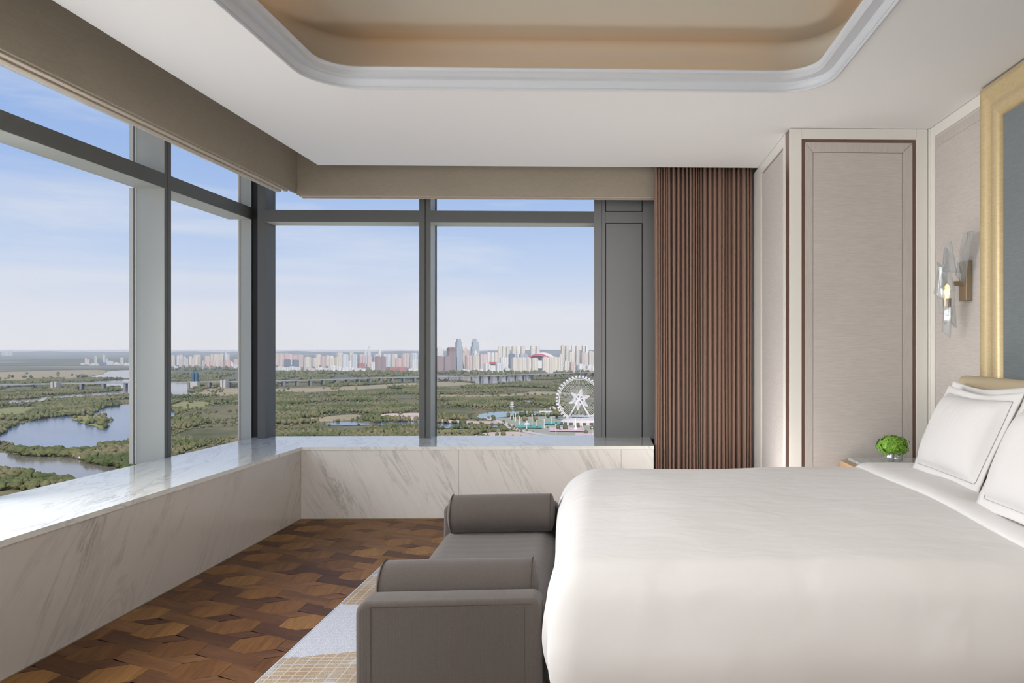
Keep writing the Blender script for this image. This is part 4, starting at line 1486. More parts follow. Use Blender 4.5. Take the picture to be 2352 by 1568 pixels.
# roads
def road(name, pts, w, m, dz=1.0):
    g = ground_poly(pts)
    mb = MB()
    for i, p in enumerate(g):
        d = (g[min(i + 1, len(g) - 1)] - g[max(i - 1, 0)]).normalized()
        s = Vector((-d.y, d.x, 0)) * w / 2
        mb.v += [(p.x + s.x, p.y + s.y, GZ + dz), (p.x - s.x, p.y - s.y, GZ + dz)]
    for i in range(len(g) - 1):
        mb.f.append((2 * i, 2 * i + 1, 2 * i + 3, 2 * i + 2))
    struct(mb.build(name, m))
road('road', [(1118, 958), (1130, 965), (1150, 970), (1168, 976), (1176, 984), (1196, 990), (1230, 997), (1275, 1003), (1320, 1010)], 14, M_PATH)
road('dirt_track', [(620, 955), (640, 962), (655, 968), (668, 974)], 10, M_SAND)
road('dirt_track', [(-20, 1108), (20, 1112), (45, 1120), (60, 1124)], 5, M_SAND)

# --- trees
M_TREE = mat('tree_leaves', (0.1, 0.14, 0.05), 0.9, spec=0.05)
_inf = nd(M_TREE, 'ShaderNodeObjectInfo')
_pos = coords(M_TREE, 'pos', scale=(1, 1, 0))
_n1 = noise(M_TREE, _pos, 0.010, 4, 0.6)
_n2 = noise(M_TREE, _pos, 0.11, 3, 0.7)
_c = ramp(M_TREE, _n1, [(0.34, (0.095, 0.115, 0.048)), (0.46, (0.15, 0.16, 0.070)), (0.55, (0.215, 0.20, 0.10)), (0.64, (0.245, 0.20, 0.12)), (0.74, (0.16, 0.16, 0.08))])
_c = mixc(M_TREE, 0.85, _c, ramp(M_TREE, _n2, [(0.30, (0.60, 0.68, 0.55)), (0.55, (1.0, 1.0, 1.0)), (0.75, (1.35, 1.25, 1.1))]), 'MULTIPLY')
base(M_TREE, _c)
M_TRUNK = mat('tree_trunk', (0.16, 0.12, 0.09), 0.9)

random.seed(21)
def crown_template(seed, sub):
    bm = bmesh.new()
    bmesh.ops.create_icosphere(bm, subdivisions=sub, radius=1.0)
    rnd = random.Random(seed)
    ph = [rnd.uniform(0, 6.28) for _ in range(6)]
    for v in bm.verts:
        c = v.co
        k = 1 + 0.20 * math.sin(3.1 * c.x + ph[0]) * math.sin(2.7 * c.y + ph[1]) + 0.16 * math.sin(4.3 * c.z + ph[2] + 2 * c.x) + rnd.uniform(-0.12, 0.12) * (1.5 if sub > 2 else 1.0)
        if sub > 2:
            k += 0.13 * math.sin(7.1 * c.x + ph[3]) * math.sin(6.3 * c.y + ph[4]) * math.sin(6.7 * c.z + ph[5])
        v.co = Vector((c.x * k, c.y * k, 0.85 * c.z * k + 0.95))
    bm.verts.ensure_lookup_table()
    vs = [tuple(v.co) for v in bm.verts]
    fs = [tuple(v.index for v in f.verts) for f in bm.faces]
    bm.free()
    return vs, fs
T_LO = [crown_template(s, 1) for s in range(6)]
T_HI = [crown_template(40 + s, 3) for s in range(6)]

def hsh(x, y):
    v = math.sin(x * 0.0111 + 1.7) * math.sin(y * 0.0087 + 0.3) + 0.6 * math.sin(x * 0.027 + y * 0.013) + 0.5 * math.sin(x * 0.006 - y * 0.021 + 2.0)
    return v
spots = []
def try_tree(x, y, size, dens):
    if in_water(x, y) or in_islet(x, y):
        return
    if in_open(x, y) and random.random() > 0.035:
        return
    if hsh(x, y) < dens:
        return
    spots.append((x, y, size))
def wedge(d0, d1, cell, dens, smin, smax, px0=-330, px1=1440):
    d = d0
    while d < d1:
        x0 = d * (px0 - PPX) / FPX
        x1 = d * (px1 - PPX) / FPX
        x = x0
        while x < x1:
            p = FWD * (d + random.uniform(-0.5, 0.5) * cell) + RGT * (x + random.uniform(-0.5, 0.5) * cell)
            try_tree(p.x, p.y, random.uniform(smin, smax), dens)
            x += cell
        d += cell
wedge(690, 1250, 7.0, 0.0, 2.6, 4.6)
wedge(690, 1250, 10.0, -0.9, 1.3, 2.4)
wedge(1250, 2350, 9.0, -0.05, 3.0, 5.0)
wedge(1250, 2350, 16.0, -1.0, 1.6, 3.0)
wedge(2350, 3300, 13.0, 0.10, 3.6, 6.0)
wedge(3300, 3900, 24.0, 0.15, 6.0, 9.0)
# belt of trees in front of the town, hedge on the islet and the land bar
for k in range(520):
    px = random.uniform(380, 1440)
    py = random.uniform(855.5, 860) if px > 600 else random.uniform(845, 853)
    p = gp(px, py)
    spots.append((p.x, p.y, random.uniform(6, 10)))
for poly, cnt in ((patches['islet'][1], 110), (patches['islet'][0], 26)):
    b = bb(poly)
    n = 0
    while n < cnt:
        x, y = random.uniform(b[0], b[1]), random.uniform(b[2], b[3])
        if inside(x, y, poly):
            spots.append((x, y, random.uniform(3.4, 5.6)))
            n += 1
def seen(s):
    """how large the tree shows in the photograph; 0 when it is hidden or out of the frame"""
    v = Vector((s[0], s[1], 0))
    d = v.dot(FWD)
    px = PPX + FPX * v.dot(RGT) / d
    py = PPY + FPX * (EYE - GZ - s[2]) / d
    if px < 0 or px > 1365 or 303 < px < 394 or 551 < px < 608 or 963 < px < 1003:
        return 0
    lim = 1138 - 0.2376 * px if px < 551 else 1002
    return s[2] / d if py < lim - 2 else 0
spots.sort(key=seen, reverse=True)
near, rest = spots[:300], spots[300:]
# the three hundred that show largest are trees of their own
tm = []
for vs, fs in T_HI:
    mb = MB()
    mb.v, mb.f = list(vs), list(fs)
    tm.append(mb.mesh('tree', M_TREE, smooth=True))
for k, (x, y, s) in enumerate(near):
    o = bpy.data.objects.new('tree', tm[k % 6])
    COL.objects.link(o)
    o.location = (x, y, GZ)
    o.scale = (s * random.uniform(0.85, 1.15), s * random.uniform(0.85, 1.15), s * random.uniform(0.9, 1.25))
    o.rotation_euler = (0, 0, random.uniform(0, 6.28))
    v_ = Vector((x, y, 0))
    dd = v_.dot(FWD)
    tx, ty = PPX + FPX * v_.dot(RGT) / dd, PPY + FPX * (EYE - GZ) / dd
    if tx < 303 and ty > 1078:
        lab = 'green tree on the near river bank at the bottom left of the view'
    elif tx < 303:
        lab = 'green tree by the lake and the white boat in the near left window'
    elif tx < 551:
        lab = 'green tree in the woods seen between the two left mullions'
    elif tx < 963:
        lab = 'olive tree in the woods just above the sill of the middle window'
    else:
        lab = 'green tree by the ponds and fairground in the right window'
    tag(o, lab, 'tree', lab.replace('green tree', 'trees').replace('olive tree', 'trees'))
def forest(name, items, label):
    V, F = [], []
    for (x, y, s) in items:
        vs, fs = T_LO[random.randrange(6)]
        a = random.uniform(0, 6.28)
        ca, sa = math.cos(a) * s, math.sin(a) * s
        h = s * random.uniform(0.85, 1.25)
        st = len(V)
        V += [(x + vx * ca - vy * sa, y + vx * sa + vy * ca, GZ + vz * h) for vx, vy, vz in vs]
        F += [(a_ + st, b_ + st, c_ + st) for a_, b_, c_ in fs]
    me = bpy.data.meshes.new(name)
    me.from_pydata(V, [], F)
    me.materials.append(M_TREE)
    for p in me.polygons:
        p.use_smooth = True
    o = bpy.data.objects.new(name, me)
    COL.objects.link(o)
    tag(o, label, 'forest', kind='stuff')
forest('forest', rest, 'woods and scrub spreading over the river plain to the town')

# --- the long bridge
M_CONC = mat('bridge_concrete', (0.34, 0.34, 0.35), 0.8)
M_PIER = mat('pier_concrete', (0.24, 0.24, 0.26), 0.85)
M_TOWERBLUE = mat('blue_tower', (0.05, 0.13, 0.19), 0.6)
path = ground_poly([(-90, 900), (0, 899), (150, 895), (301, 893), (448, 891), (551, 890), (608, 889), (700, 886), (762, 884), (860, 880), (962, 877), (1090, 875), (1221, 870), (1359, 865), (1450, 862)])
bridge = empty('bridge', tuple(path[4]))
tag(bridge, 'long grey road bridge on rows of piers crossing the river plain', 'bridge')
dk = 19.0
mb = MB()
for i, p in enumerate(path):
    d = (path[min(i + 1, len(path) - 1)] - path[max(i - 1, 0)]).normalized()
    s = Vector((-d.y, d.x, 0)) * 13
    for q in (s, -s):
        mb.v += [(p.x + q.x, p.y + q.y, GZ + dk), (p.x + q.x, p.y + q.y, GZ + dk + 3.2)]
for i in range(len(path) - 1):
    a, b = 4 * i, 4 * (i + 1)
    mb.f += [(a, b, b + 2, a + 2), (a + 1, a + 3, b + 3, b + 1), (a, a + 1, b + 1, b), (a + 2, b + 2, b + 3, a + 3)]
mb.build('deck', M_CONC, bridge, fix=True)
acc = 0.0
pm = None
for i in range(len(path) - 1):
    a, b = path[i], path[i + 1]
    L_ = (b - a).length
    d = (b - a).normalized()
    s = Vector((-d.y, d.x, 0))
    step = 62.0 if i < 6 else 46.0
    while acc < L_:
        p = a + d * acc
        for w in (-8.5, 8.5) if i >= 2 else (0,):
            q = p + s * w
            if pm is None:
                pm = MB().prism([(-3.2, -3.2), (3.2, -3.2), (3.2, 3.2), (-3.2, 3.2)], 'z', 0, dk + 0.4).mesh('pier', M_PIER, bevel=0.8, seg=1)
            o = bpy.data.objects.new('pier', pm)
            COL.objects.link(o)
            o.parent = bridge
            o.location = Vector((q.x, q.y, GZ)) - path[4]
            o.rotation_euler = (0, 0, math.atan2(d.y, d.x))
        acc += step
    acc -= L_
# twin blue pylon towers with spires
c = gp(448, 892)
for off in (-5.6, 5.6):
    mb = MB()
    mb.box(c.x + off - 4.0, c.y - 5, GZ + dk + 4, c.x + off + 4.0, c.y + 5, GZ + 51)
    mb.build('pylon', M_TOWERBLUE, bridge)
    MB().lathe([(4.6, GZ + 50.5), (2.2, GZ + 57), (0.9, GZ + 63), (0.0, GZ + 70)], (c.x + off, c.y, 0), 6).build('pylon_spire', M_TOWERBLUE, bridge)
M_PALE = mat('pale_concrete', (0.52, 0.48, 0.46), 0.8)
B(c.x - 12, c.y - 8, GZ, c.x + 12, c.y + 8, GZ + dk + 5).build('pylon_foot', M_PALE, bridge)
for px, py in ((129, 896), (516, 891)):
    q = gp(px, py)
    for dx in (-5.5, 5.5):
        B(q.x + dx - 3.5, q.y - 12, GZ, q.x + dx + 3.5, q.y + 12, GZ + 28).build('bridgehead_tower', M_PALE, bridge)

# --- buildings of the town
M_FACADE = mat('facade', (0.8, 0.8, 0.8), 0.7, spec=0.3)
_inf = nd(M_FACADE, 'ShaderNodeObjectInfo')
_tc = nd(M_FACADE, 'ShaderNodeTexCoord').outputs['Object']
_sp = nd(M_FACADE, 'ShaderNodeSeparateXYZ')
lk(M_FACADE, _tc, _sp.inputs[0])
_geo = nd(M_FACADE, 'ShaderNodeNewGeometry')
_spn = nd(M_FACADE, 'ShaderNodeSeparateXYZ')
lk(M_FACADE, _geo.outputs['Normal'], _spn.inputs[0])
_xy = math_n(M_FACADE, 'ADD', _sp.outputs['X'], _sp.outputs['Y'])
_fx = math_n(M_FACADE, 'FRACT', math_n(M_FACADE, 'MULTIPLY', _xy, 1 / 9.0))
_fz = math_n(M_FACADE, 'FRACT', math_n(M_FACADE, 'MULTIPLY', _sp.outputs['Z'], 1 / 6.4))
_wx = math_n(M_FACADE, 'GREATER_THAN', _fx, 0.55)
_wz = math_n(M_FACADE, 'GREATER_THAN', _fz, 0.45)
_win = math_n(M_FACADE, 'MAXIMUM', math_n(M_FACADE, 'MULTIPLY', _wx, _wz), math_n(M_FACADE, 'MULTIPLY', _wx, 0.35))
_win = math_n(M_FACADE, 'MULTIPLY', _win, math_n(M_FACADE, 'LESS_THAN', _spn.outputs['Z'], 0.5))
_col = mixc(M_FACADE, math_n(M_FACADE, 'MULTIPLY', _win, 0.62), _inf.outputs['Color'], (0.20, 0.24, 0.30))
base(M_FACADE, _col)
M_ROOFRED = mat('red_roof', (0.62, 0.10, 0.12), 0.6)
M_WHITEB = mat('white_wall', (0.84, 0.82, 0.79), 0.7)

PAL = {'w': (0.86, 0.83, 0.79), 'c': (0.83, 0.72, 0.58), 'p': (0.76, 0.56, 0.48), 'y': (0.86, 0.72, 0.48), 'b': (0.40, 0.29, 0.28),
       'r': (0.52, 0.22, 0.22), 'g': (0.50, 0.54, 0.58), 'd': (0.20, 0.24, 0.30), 's': (0.74, 0.42, 0.36), 'l': (0.72, 0.73, 0.75)}
CNAME = {'w': 'white', 'c': 'cream', 'p': 'pinkish', 'y': 'yellowish', 'b': 'brown', 'r': 'dark red', 'g': 'grey', 'd': 'dark blue-grey', 's': 'salmon-coloured', 'l': 'pale grey'}
brnd = random.Random(5)
def building(px0, px1, ytop, ybase, key, top='flat', label=None, group=None, stand=None, rot=None, name='apartment_tower', cat='building'):
    ybase = stand or ybase
    d = dist_of(ybase)
    w = (px1 - px0) * d / FPX
    h = (ybase - ytop) * d / FPX
    p = gp((px0 + px1) / 2, ybase)
    a = R(brnd.uniform(14, 22)) if rot is None else R(rot)
    dep = max(w * 0.75, 16) if w < 60 else 26.0
    # the turned block fills the same breadth
    fw = max(6.0, (w - dep * math.sin(a)) / math.cos(a)) if w > dep * 0.6 else w * 0.75
    if fw < w * 0.5:
        fw = w * 0.70
        dep = max(6.0, (w - fw * math.cos(a)) / math.sin(a))
    hw, hd = fw / 2, dep / 2
    mb = MB()
    n = max(1, int(round(fw / 26)))
    if top == 'flat':
        mb.box(-hw, -hd, 0, hw, hd, h * 0.965)
        for k in range(n):
            cx_ = -hw + fw * (k + 0.5) / n
            mb.box(cx_ - fw / n * 0.30, -hd * 0.7, h * 0.965, cx_ + fw / n * 0.30, hd * 0.7, h)
        if n > 1:
            for k in range(n):
                cx_ = -hw + fw * (k + 0.5) / n
                mb.box(cx_ - fw / n * 0.33, -hd - 2.5, 0, cx_ + fw / n * 0.33, -hd + 0.1, h * 0.95)
    elif top == 'step':
        mb.box(-hw, -hd, 0, hw, hd, h * 0.74)
        mb.box(-hw * 0.82, -hd * 0.82, h * 0.74, hw * 0.82, hd * 0.82, h * 0.90)
        mb.box(-hw * 0.55, -hd * 0.55, h * 0.90, hw * 0.55, hd * 0.55, h)
    elif top == 'spire':
        mb.box(-hw, -hd, 0, hw, hd, h * 0.70)
        mb.box(-hw * 0.7, -hd * 0.7, h * 0.70, hw * 0.7, hd * 0.7, h * 0.80)
        st = len(mb.v)
        mb.v += [(-hw * .55, -hd * .55, h * .80), (hw * .55, -hd * .55, h * .80), (hw * .55, hd * .55, h * .80), (-hw * .55, hd * .55, h * .80), (0, 0, h)]
        mb.f += [(st, st + 1, st + 4), (st + 1, st + 2, st + 4), (st + 2, st + 3, st + 4), (st + 3, st, st + 4)]
    elif top == 'low':
        mb.box(-hw, -hd, 0, hw, hd, h)
        mb.box(-hw * 0.6, -hd * 0.5, h, hw * 0.2, hd * 0.5, h * 1.25)
    me = mb.mesh(name, M_FACADE, fix=True)
    o = bpy.data.objects.new(name, me)
    COL.objects.link(o)
    o.location = (p.x, p.y, GZ)
    o.rotation_euler = (0, 0, a - math.atan2(p.x, p.y))
    c_ = [x * 0.72 + 0.28 * 0.82 for x in PAL[key]] if key not in 'rbdg' else PAL[key]
    j = brnd.uniform(0.94, 1.05)
    o.color = (min(1, c_[0] * j), min(1, c_[1] * j), min(1, c_[2] * j), 1)
    tag(o, label, cat, group)
    return o

SEC = {'L': 'through the near left window', 'M': 'between the two left mullions', 'C': 'through the middle window', 'R': 'through the right window'}
ORD = ['leftmost', 'second', 'third', 'fourth', 'fifth', 'sixth', 'seventh', 'eighth', 'ninth', 'tenth', 'eleventh', 'twelfth', 'thirteenth', 'fourteenth', 'fifteenth', 'sixteenth', 'seventeenth', 'eighteenth', 'nineteenth', 'twentieth']
def nth(k):
    return ORD[k] if k == 0 else ORD[k] + ' from the left'
def city(sec, items):
    kinds = {}
    for it in items:
        if len(it) <= 6:
            kd = 'low block' if it[3] - it[2] < 12 else 'apartment tower'
            kinds.setdefault((it[4], kd), []).append(it)
    for it in items:
        px0, px1, yt, yb, key = it[:5]
        top = it[5] if len(it) > 5 else 'flat'
        lab = it[6] if len(it) > 6 else None
        if lab:
            building(px0, px1, yt, yb, key, top, lab, 'distant town skyline', name='office_tower')
        else:
            kd = 'low block' if yb - yt < 12 else 'apartment tower'
            row = sorted(kinds[(key, kd)], key=lambda q: q[0] + q[1])
            k = row.index(it)
            lab = '%s %s, %s of its colour %s' % (CNAME[key], kd, nth(k), SEC[sec]) if len(row) > 1 else 'the only %s distant %s %s' % (CNAME[key], kd, SEC[sec])
            building(px0, px1, yt, yb, key, top, lab, 'distant town, %s %ss %s' % (CNAME[key], kd, sec), name=kd.replace(' ', '_'))

city('R', [
    (1118, 1127, 808, 838, 'w'), (1127, 1135, 809, 838, 'w'), (1135, 1143, 808, 838, 'c'), (1143, 1153, 794, 838, 'c'), (1153, 1162, 794, 838, 'w'), (1162, 1171, 795, 838, 'c'),
    (1175, 1185, 794, 838, 'c'), (1186, 1195, 794, 838, 'w'), (1196, 1206, 794, 838, 'c'), (1218, 1229, 793, 836, 'c'), (1230, 1240, 794, 836, 'w'),
    (1288, 1297, 792, 840, 'c'), (1298, 1307, 793, 840, 'c'), (1312, 1321, 792, 840, 'w'), (1322, 1331, 793, 840, 'c'), (1336, 1344, 792, 840, 'c'), (1344, 1352, 793, 840, 'w'),
    (1284, 1296, 812, 842, 'c'), (1306, 1320, 808, 842, 'c'), (1333, 1348, 809, 842, 'p'), (1350, 1364, 806, 842, 'c'), (1366, 1380, 804, 842, 'c'), (1384, 1398, 810, 842, 'w'),
    (1003, 1018, 796, 846, 'w'), (1168, 1183, 812, 842, 'd', 'flat', 'dark glass office block left of the red domed hall'), (1192, 1212, 812, 843, 'g'),
    (1044, 1063, 778, 850, 'g', 'step', 'taller grey skyscraper on the left of the twin-tower cluster'),
    (1081, 1101, 778, 848, 'g', 'step', 'grey stepped skyscraper on the right of the twin-tower cluster'),
    (1026, 1047, 797, 851, 'b', 'flat', 'tall brown tower left of the grey skyscrapers'),
    (1058, 1081, 795, 848, 'p', 'spire', 'pinkish tower with a pyramid roof between the grey skyscrapers'),
    (1003, 1017, 817, 851, 'b'), (1019, 1036, 818, 854, 'b'),
    (1068, 1087, 816, 850, 'p'), (1085, 1101, 802, 851, 'c', 'spire', 'cream tower in front of the right grey skyscraper'),
    (1100, 1118, 813, 849, 'p'), (1147, 1167, 820, 849, 'w'),
    (1111, 1127, 834, 856, 'w'), (1138, 1156, 834, 857, 'w'),
    (1175, 1219, 820, 855, 'c', 'flat', 'broad cream slab block below the red domed hall'), (1220, 1236, 821, 854, 'c'),
    (1245, 1294, 819, 857, 'c', 'flat', 'broad cream slab block left of the big wheel'), (1295, 1308, 828, 854, 'c'), (1309, 1322, 831, 855, 'p'),
    (1324, 1345, 838, 850, 'w', 'low'), (1345, 1366, 840, 852, 'w', 'low'), (1330, 1362, 848, 854, 'p', 'low'), (1368, 1410, 838, 852, 'w', 'low'),
    (1056, 1080, 849, 856, 'w', 'low'), (1082, 1110, 848, 855, 'w', 'low'), (1158, 1174, 846, 855, 'w', 'low')])
city('C', [
    (617, 627, 811, 838, 'c'), (629, 640, 811, 838, 'p'), (641, 652, 811, 838, 'p'), (653, 663, 811, 838, 's'), (663, 671, 813, 838, 'p'), (672, 683, 814, 842, 's'), (684, 696, 814, 842, 'p'),
    (608, 625, 825, 847, 'w'), (640, 652, 824, 846, 'p'), (653, 667, 825, 846, 'd'), (672, 686, 826, 845, 'd'), (699, 714, 819, 849, 'c'),
    (726, 738, 813, 838, 'c'), (748, 757, 815, 840, 'c'), (757, 766, 816, 840, 'w'), (773, 787, 809, 840, 'c'), (802, 812, 807, 840, 'c'), (826, 835, 813, 838, 'p'),
    (843, 852, 795, 838, 'l', 'spire', 'slender white tower with a spire in the middle of the skyline'),
    (860, 873, 812, 838, 'c'), (836, 843, 805, 836, 'w'), (868, 876, 803, 836, 'w'),
    (718, 733, 821, 848, 'c'), (737, 748, 818, 848, 's'), (756, 768, 823, 845, 'y'), (768, 785, 820, 846, 'y'),
    (785, 800, 813, 848, 'l'), (806, 820, 813, 848, 'l'), (800, 806, 828, 848, 'w'), (831, 840, 817, 842, 's'), (843, 854, 817, 843, 'p'),
    (822, 838, 833, 850, 'r', 'flat', 'small crimson office block in the middle of the skyline'), (851, 862, 831, 850, 'w'),
    (862, 886, 818, 851, 'b', 'flat', 'large brown office block standing in front of the skyline'),
    (879, 896, 812, 842, 'l'), (899, 913, 812, 843, 'c'), (908, 922, 822, 844, 's'), (922, 940, 811, 844, 'p'), (942, 959, 810, 844, 'l'), (944, 960, 825, 851, 'w'),
    (894, 933, 842, 853, 'r', 'flat', 'long low dark red building at the foot of the skyline'),
    (612, 632, 842, 850, 'w', 'low'), (634, 656, 843, 850, 'w', 'low'), (658, 690, 843, 851, 'w', 'low'), (700, 722, 845, 851, 'p', 'low'), (724, 752, 845, 852, 'w', 'low'), (754, 782, 841, 851, 'w', 'low'), (784, 812, 844, 852, 'w', 'low'), (814, 840, 846, 852, 'w', 'low'), (936, 960, 846, 852, 'w', 'low'),
    (964, 980, 812, 846, 'c'), (982, 998, 808, 848, 'p')])
city('M', [
    (394, 401, 815, 840, 'c'), (406, 412, 815, 838, 'l'), (412, 419, 814, 838, 'c'), (411, 417, 823, 841, 'p'), (421, 427, 818, 838, 'l'), (426, 432, 822, 841, 'p'), (435, 441, 818, 838, 'c'),
    (440, 446, 822, 841, 'p'), (445, 452, 814, 838, 'c'), (452, 460, 814, 838, 'c'), (455, 461, 818, 840, 'p'), (464, 470, 830, 841, 'p', 'low'), (471, 481, 816, 836, 'y'), (474, 481, 830, 842, 's', 'low'),
    (483, 490, 812, 840, 'p'), (492, 498, 812, 840, 'c'), (499, 505, 812, 840, 'c'), (505, 512, 811, 840, 'c'), (516, 521, 804, 840, 'l', 'spire', 'slim grey tower with a spire, tallest between the two left mullions'), (521, 527, 812, 840, 'c'), (484, 491, 830, 842, 'p', 'low'), (494, 502, 829, 842, 'p', 'low'), (506, 513, 830, 842, 'p', 'low'),
    (516, 528, 826, 843, 's'), (537, 548, 824, 843, 's'), (530, 536, 832, 843, 'w', 'low'), (536, 548, 838, 847, 'w', 'low'), (398, 408, 841, 846, 'w', 'low'), (455, 466, 842, 847, 'w', 'low'), (474, 488, 843, 847, 'l', 'low'), (552, 566, 816, 845, 'c'), (572, 590, 814, 845, 'p')])
city('L', [
    (5, 9, 806, 816, 'w'), (11, 15, 805, 816, 'w'), (16, 20, 806, 816, 'c'), (22, 28, 806, 816, 'w'), (195, 199, 822, 836, 'p'), (200, 205, 825, 837, 'p'), (217, 222, 817, 835, 'c'), (236, 241, 814, 832, 'c'), (243, 247, 823, 834, 'w'),
    (228, 242, 832, 840, 'd', 'low'), (246, 259, 830, 838, 'l', 'low'), (208, 226, 835, 839, 'w', 'low'), (277, 283, 820, 838, 'c'), (262, 274, 833, 838, 'w', 'low'), (285, 296, 834, 839, 'w', 'low'), (296, 302, 821, 838, 'w'), (186, 194, 834, 838, 'w', 'low')])
# gate building: two white towers carry a red-roofed bridge
g_ = gp(1132, 856)
sc_ = dist_of(856) / FPX
gt = empty('gate_building', tuple(g_))
tag(gt, 'white gate-shaped office building with a red-edged top at the town front', 'building')
B(g_.x - 20, g_.y - 8, GZ + 21 * sc_, g_.x + 18, g_.y + 14, GZ + 25 * sc_).build('roof_slab', M_ROOFRED, gt)
B(g_.x - 18, g_.y + 4, GZ, g_.x + 16, g_.y + 14, GZ + 20.8 * sc_).build('rear_wall', M_WHITEB, gt)
# red domed hall
hp = gp(1236, 845)
sc_ = dist_of(845) / FPX
hall = empty('domed_hall', tuple(hp))
tag(hall, 'sports hall with a wide red curved roof in the town', 'building')
wd_, ht_ = 62 * sc_ / 2, 19 * sc_
mb = MB()
NN = 24
for k in range(NN + 1):
    t = -1 + 2 * k / NN
    z = GZ + ht_ + 13 * sc_ * (1 - t * t)
    mb.v += [(hp.x + wd_ * t, hp.y - 40, z - 6), (hp.x + wd_ * t, hp.y + 40, z + 3)]
for k in range(NN):
    mb.f.append((2 * k, 2 * k + 2, 2 * k + 3, 2 * k + 1))
o = mb.build('roof', M_ROOFRED, hall, smooth=True, fix=True)
md = o.modifiers.new('thickness', 'SOLIDIFY')
md.thickness = 6
mb = MB()
for k in range(NN + 1):
    t = -1 + 2 * k / NN
    z = GZ + ht_ + 17 * sc_ * (1 - t * t)
    mb.v += [(hp.x + 30 + wd_ * 1.1 * t, hp.y + 45, GZ), (hp.x + 30 + wd_ * 1.1 * t, hp.y + 45, z)]
for k in range(NN):
    mb.f.append((2 * k, 2 * k + 2, 2 * k + 3, 2 * k + 1))
o = mb.build('rear_shell', M_WHITEB, hall)
md = o.modifiers.new('thickness', 'SOLIDIFY')
md.thickness = 20
B(hp.x - wd_ * 0.9, hp.y - 30, GZ, hp.x + wd_ * 0.9, hp.y + 38, GZ + ht_ - 4).build('wall', MATS['white_wall'], hall)

# --- snowflake wheel
M_WHEEL = mat('white_steel', (0.84, 0.80, 0.80), 0.5)
base_d = dist_of(966)
wc = gp(1331, 966)
wr_ = 49.0 * base_d / FPX
hub = Vector((wc.x, wc.y, GZ + (966 - 917) * base_d / FPX))
wheel = empty('ferris_wheel', tuple(wc))
tag(wheel, 'white ferris wheel with a big snowflake at its hub by the pond', 'ferris wheel')
ux = RGT
def wp(r, a, dy=0.0):
    return tuple(hub + ux * (r * math.cos(a)) + Vector((0, 0, r * math.sin(a))) + FWD * dy)
for dy, r in ((-1.6, wr_), (1.6, wr_), (0, wr_ * 0.945)):
    MB().tube([wp(r, 2 * math.pi * k / 96, dy) for k in range(97)], 0.75, 6, cap=False).build('rim', M_WHEEL, wheel)
mb = MB()
for k in range(72):
    a = 2 * math.pi * k / 72
    mb.tube([wp(2.0, a, 1.2 if k % 2 else -1.2), wp(wr_ * 0.945, a, 0)], 0.2, 4, cap=False)
o = mb.build('spokes', M_WHEEL, wheel)
o['kind'] = 'stuff'
mb = MB()
mb.lathe([(0.0, -2.2), (1.5, -1.8), (2.1, -0.4), (2.0, 0.8), (1.2, 1.7), (0.0, 2.0)], (0, 0, 0), 8)
cabm = mb.mesh('cabin', M_WHEEL, smooth=True)
for k in range(42):
    a = 2 * math.pi * (k + 0.5) / 42
    o = bpy.data.objects.new('cabin', cabm)
    COL.objects.link(o)
    o.parent = wheel
    o.location = Vector(wp(wr_ + 2.6, a)) - wc
MB().tube([wp(0, 0, -5), wp(0, 0, 5)], 2.4, 12).build('hub', M_WHEEL, wheel)
# snowflake: six feathered arms round a star ring
fl = MB()
Rf = 26.0 * base_d / FPX
off = -3.4
def slab(p0, p1, w0, w1, th=0.8):
    a = Vector(p0)
    b = Vector(p1)
    d = (b - a).normalized()
    s = d.cross(FWD).normalized()
    st = len(fl.v)
    for q, w in ((a, w0), (b, w1)):
        for sg in (-1, 1):
            for t in (-1, 1):
                fl.v.append(tuple(q + s * (sg * w / 2) + FWD * (t * th / 2)))
    for f_ in ((0, 1, 3, 2), (4, 6, 7, 5), (0, 4, 5, 1), (2, 3, 7, 6), (0, 2, 6, 4), (1, 5, 7, 3)):
        fl.f.append(tuple(st + i for i in f_))
for k in range(6):
    a = R(90 - 10 + 60 * k)
    slab(wp(0, 0, off), wp(Rf, a, off), 2.6, 0.6)
    for fr_, ln in ((0.42, 0.26), (0.55, 0.20), (0.67, 0.16), (0.78, 0.12), (0.88, 0.08)):
        for sg in (-1, 1):
            p0 = Vector(wp(Rf * fr_, a, off))
            dr = ux * math.cos(a + sg * R(52)) + Vector((0, 0, math.sin(a + sg * R(52))))
            slab(tuple(p0), tuple(p0 + dr * Rf * ln), 2.2, 0.9)
    a2 = R(90 - 10 + 60 * k + 30)
    slab(wp(Rf * 0.32, a, off), wp(Rf * 0.50, a2, off), 2.4, 2.8)
    slab(wp(Rf * 0.50, a2, off), wp(Rf * 0.32, a + R(60), off), 2.8, 2.4)
fl.build('snowflake', M_WHEEL, wheel, fix=True)
for sx_ in (-1, 1):
    for dy in (-6.5, 6.5):
        foot = wc + ux * (sx_ * 22.5) + FWD * dy
        MB().tube([tuple(foot), wp(sx_ * 1.2, 0, dy * 0.6)], [1.45, 1.15], 8).build('leg', M_WHEEL, wheel, smooth=True)
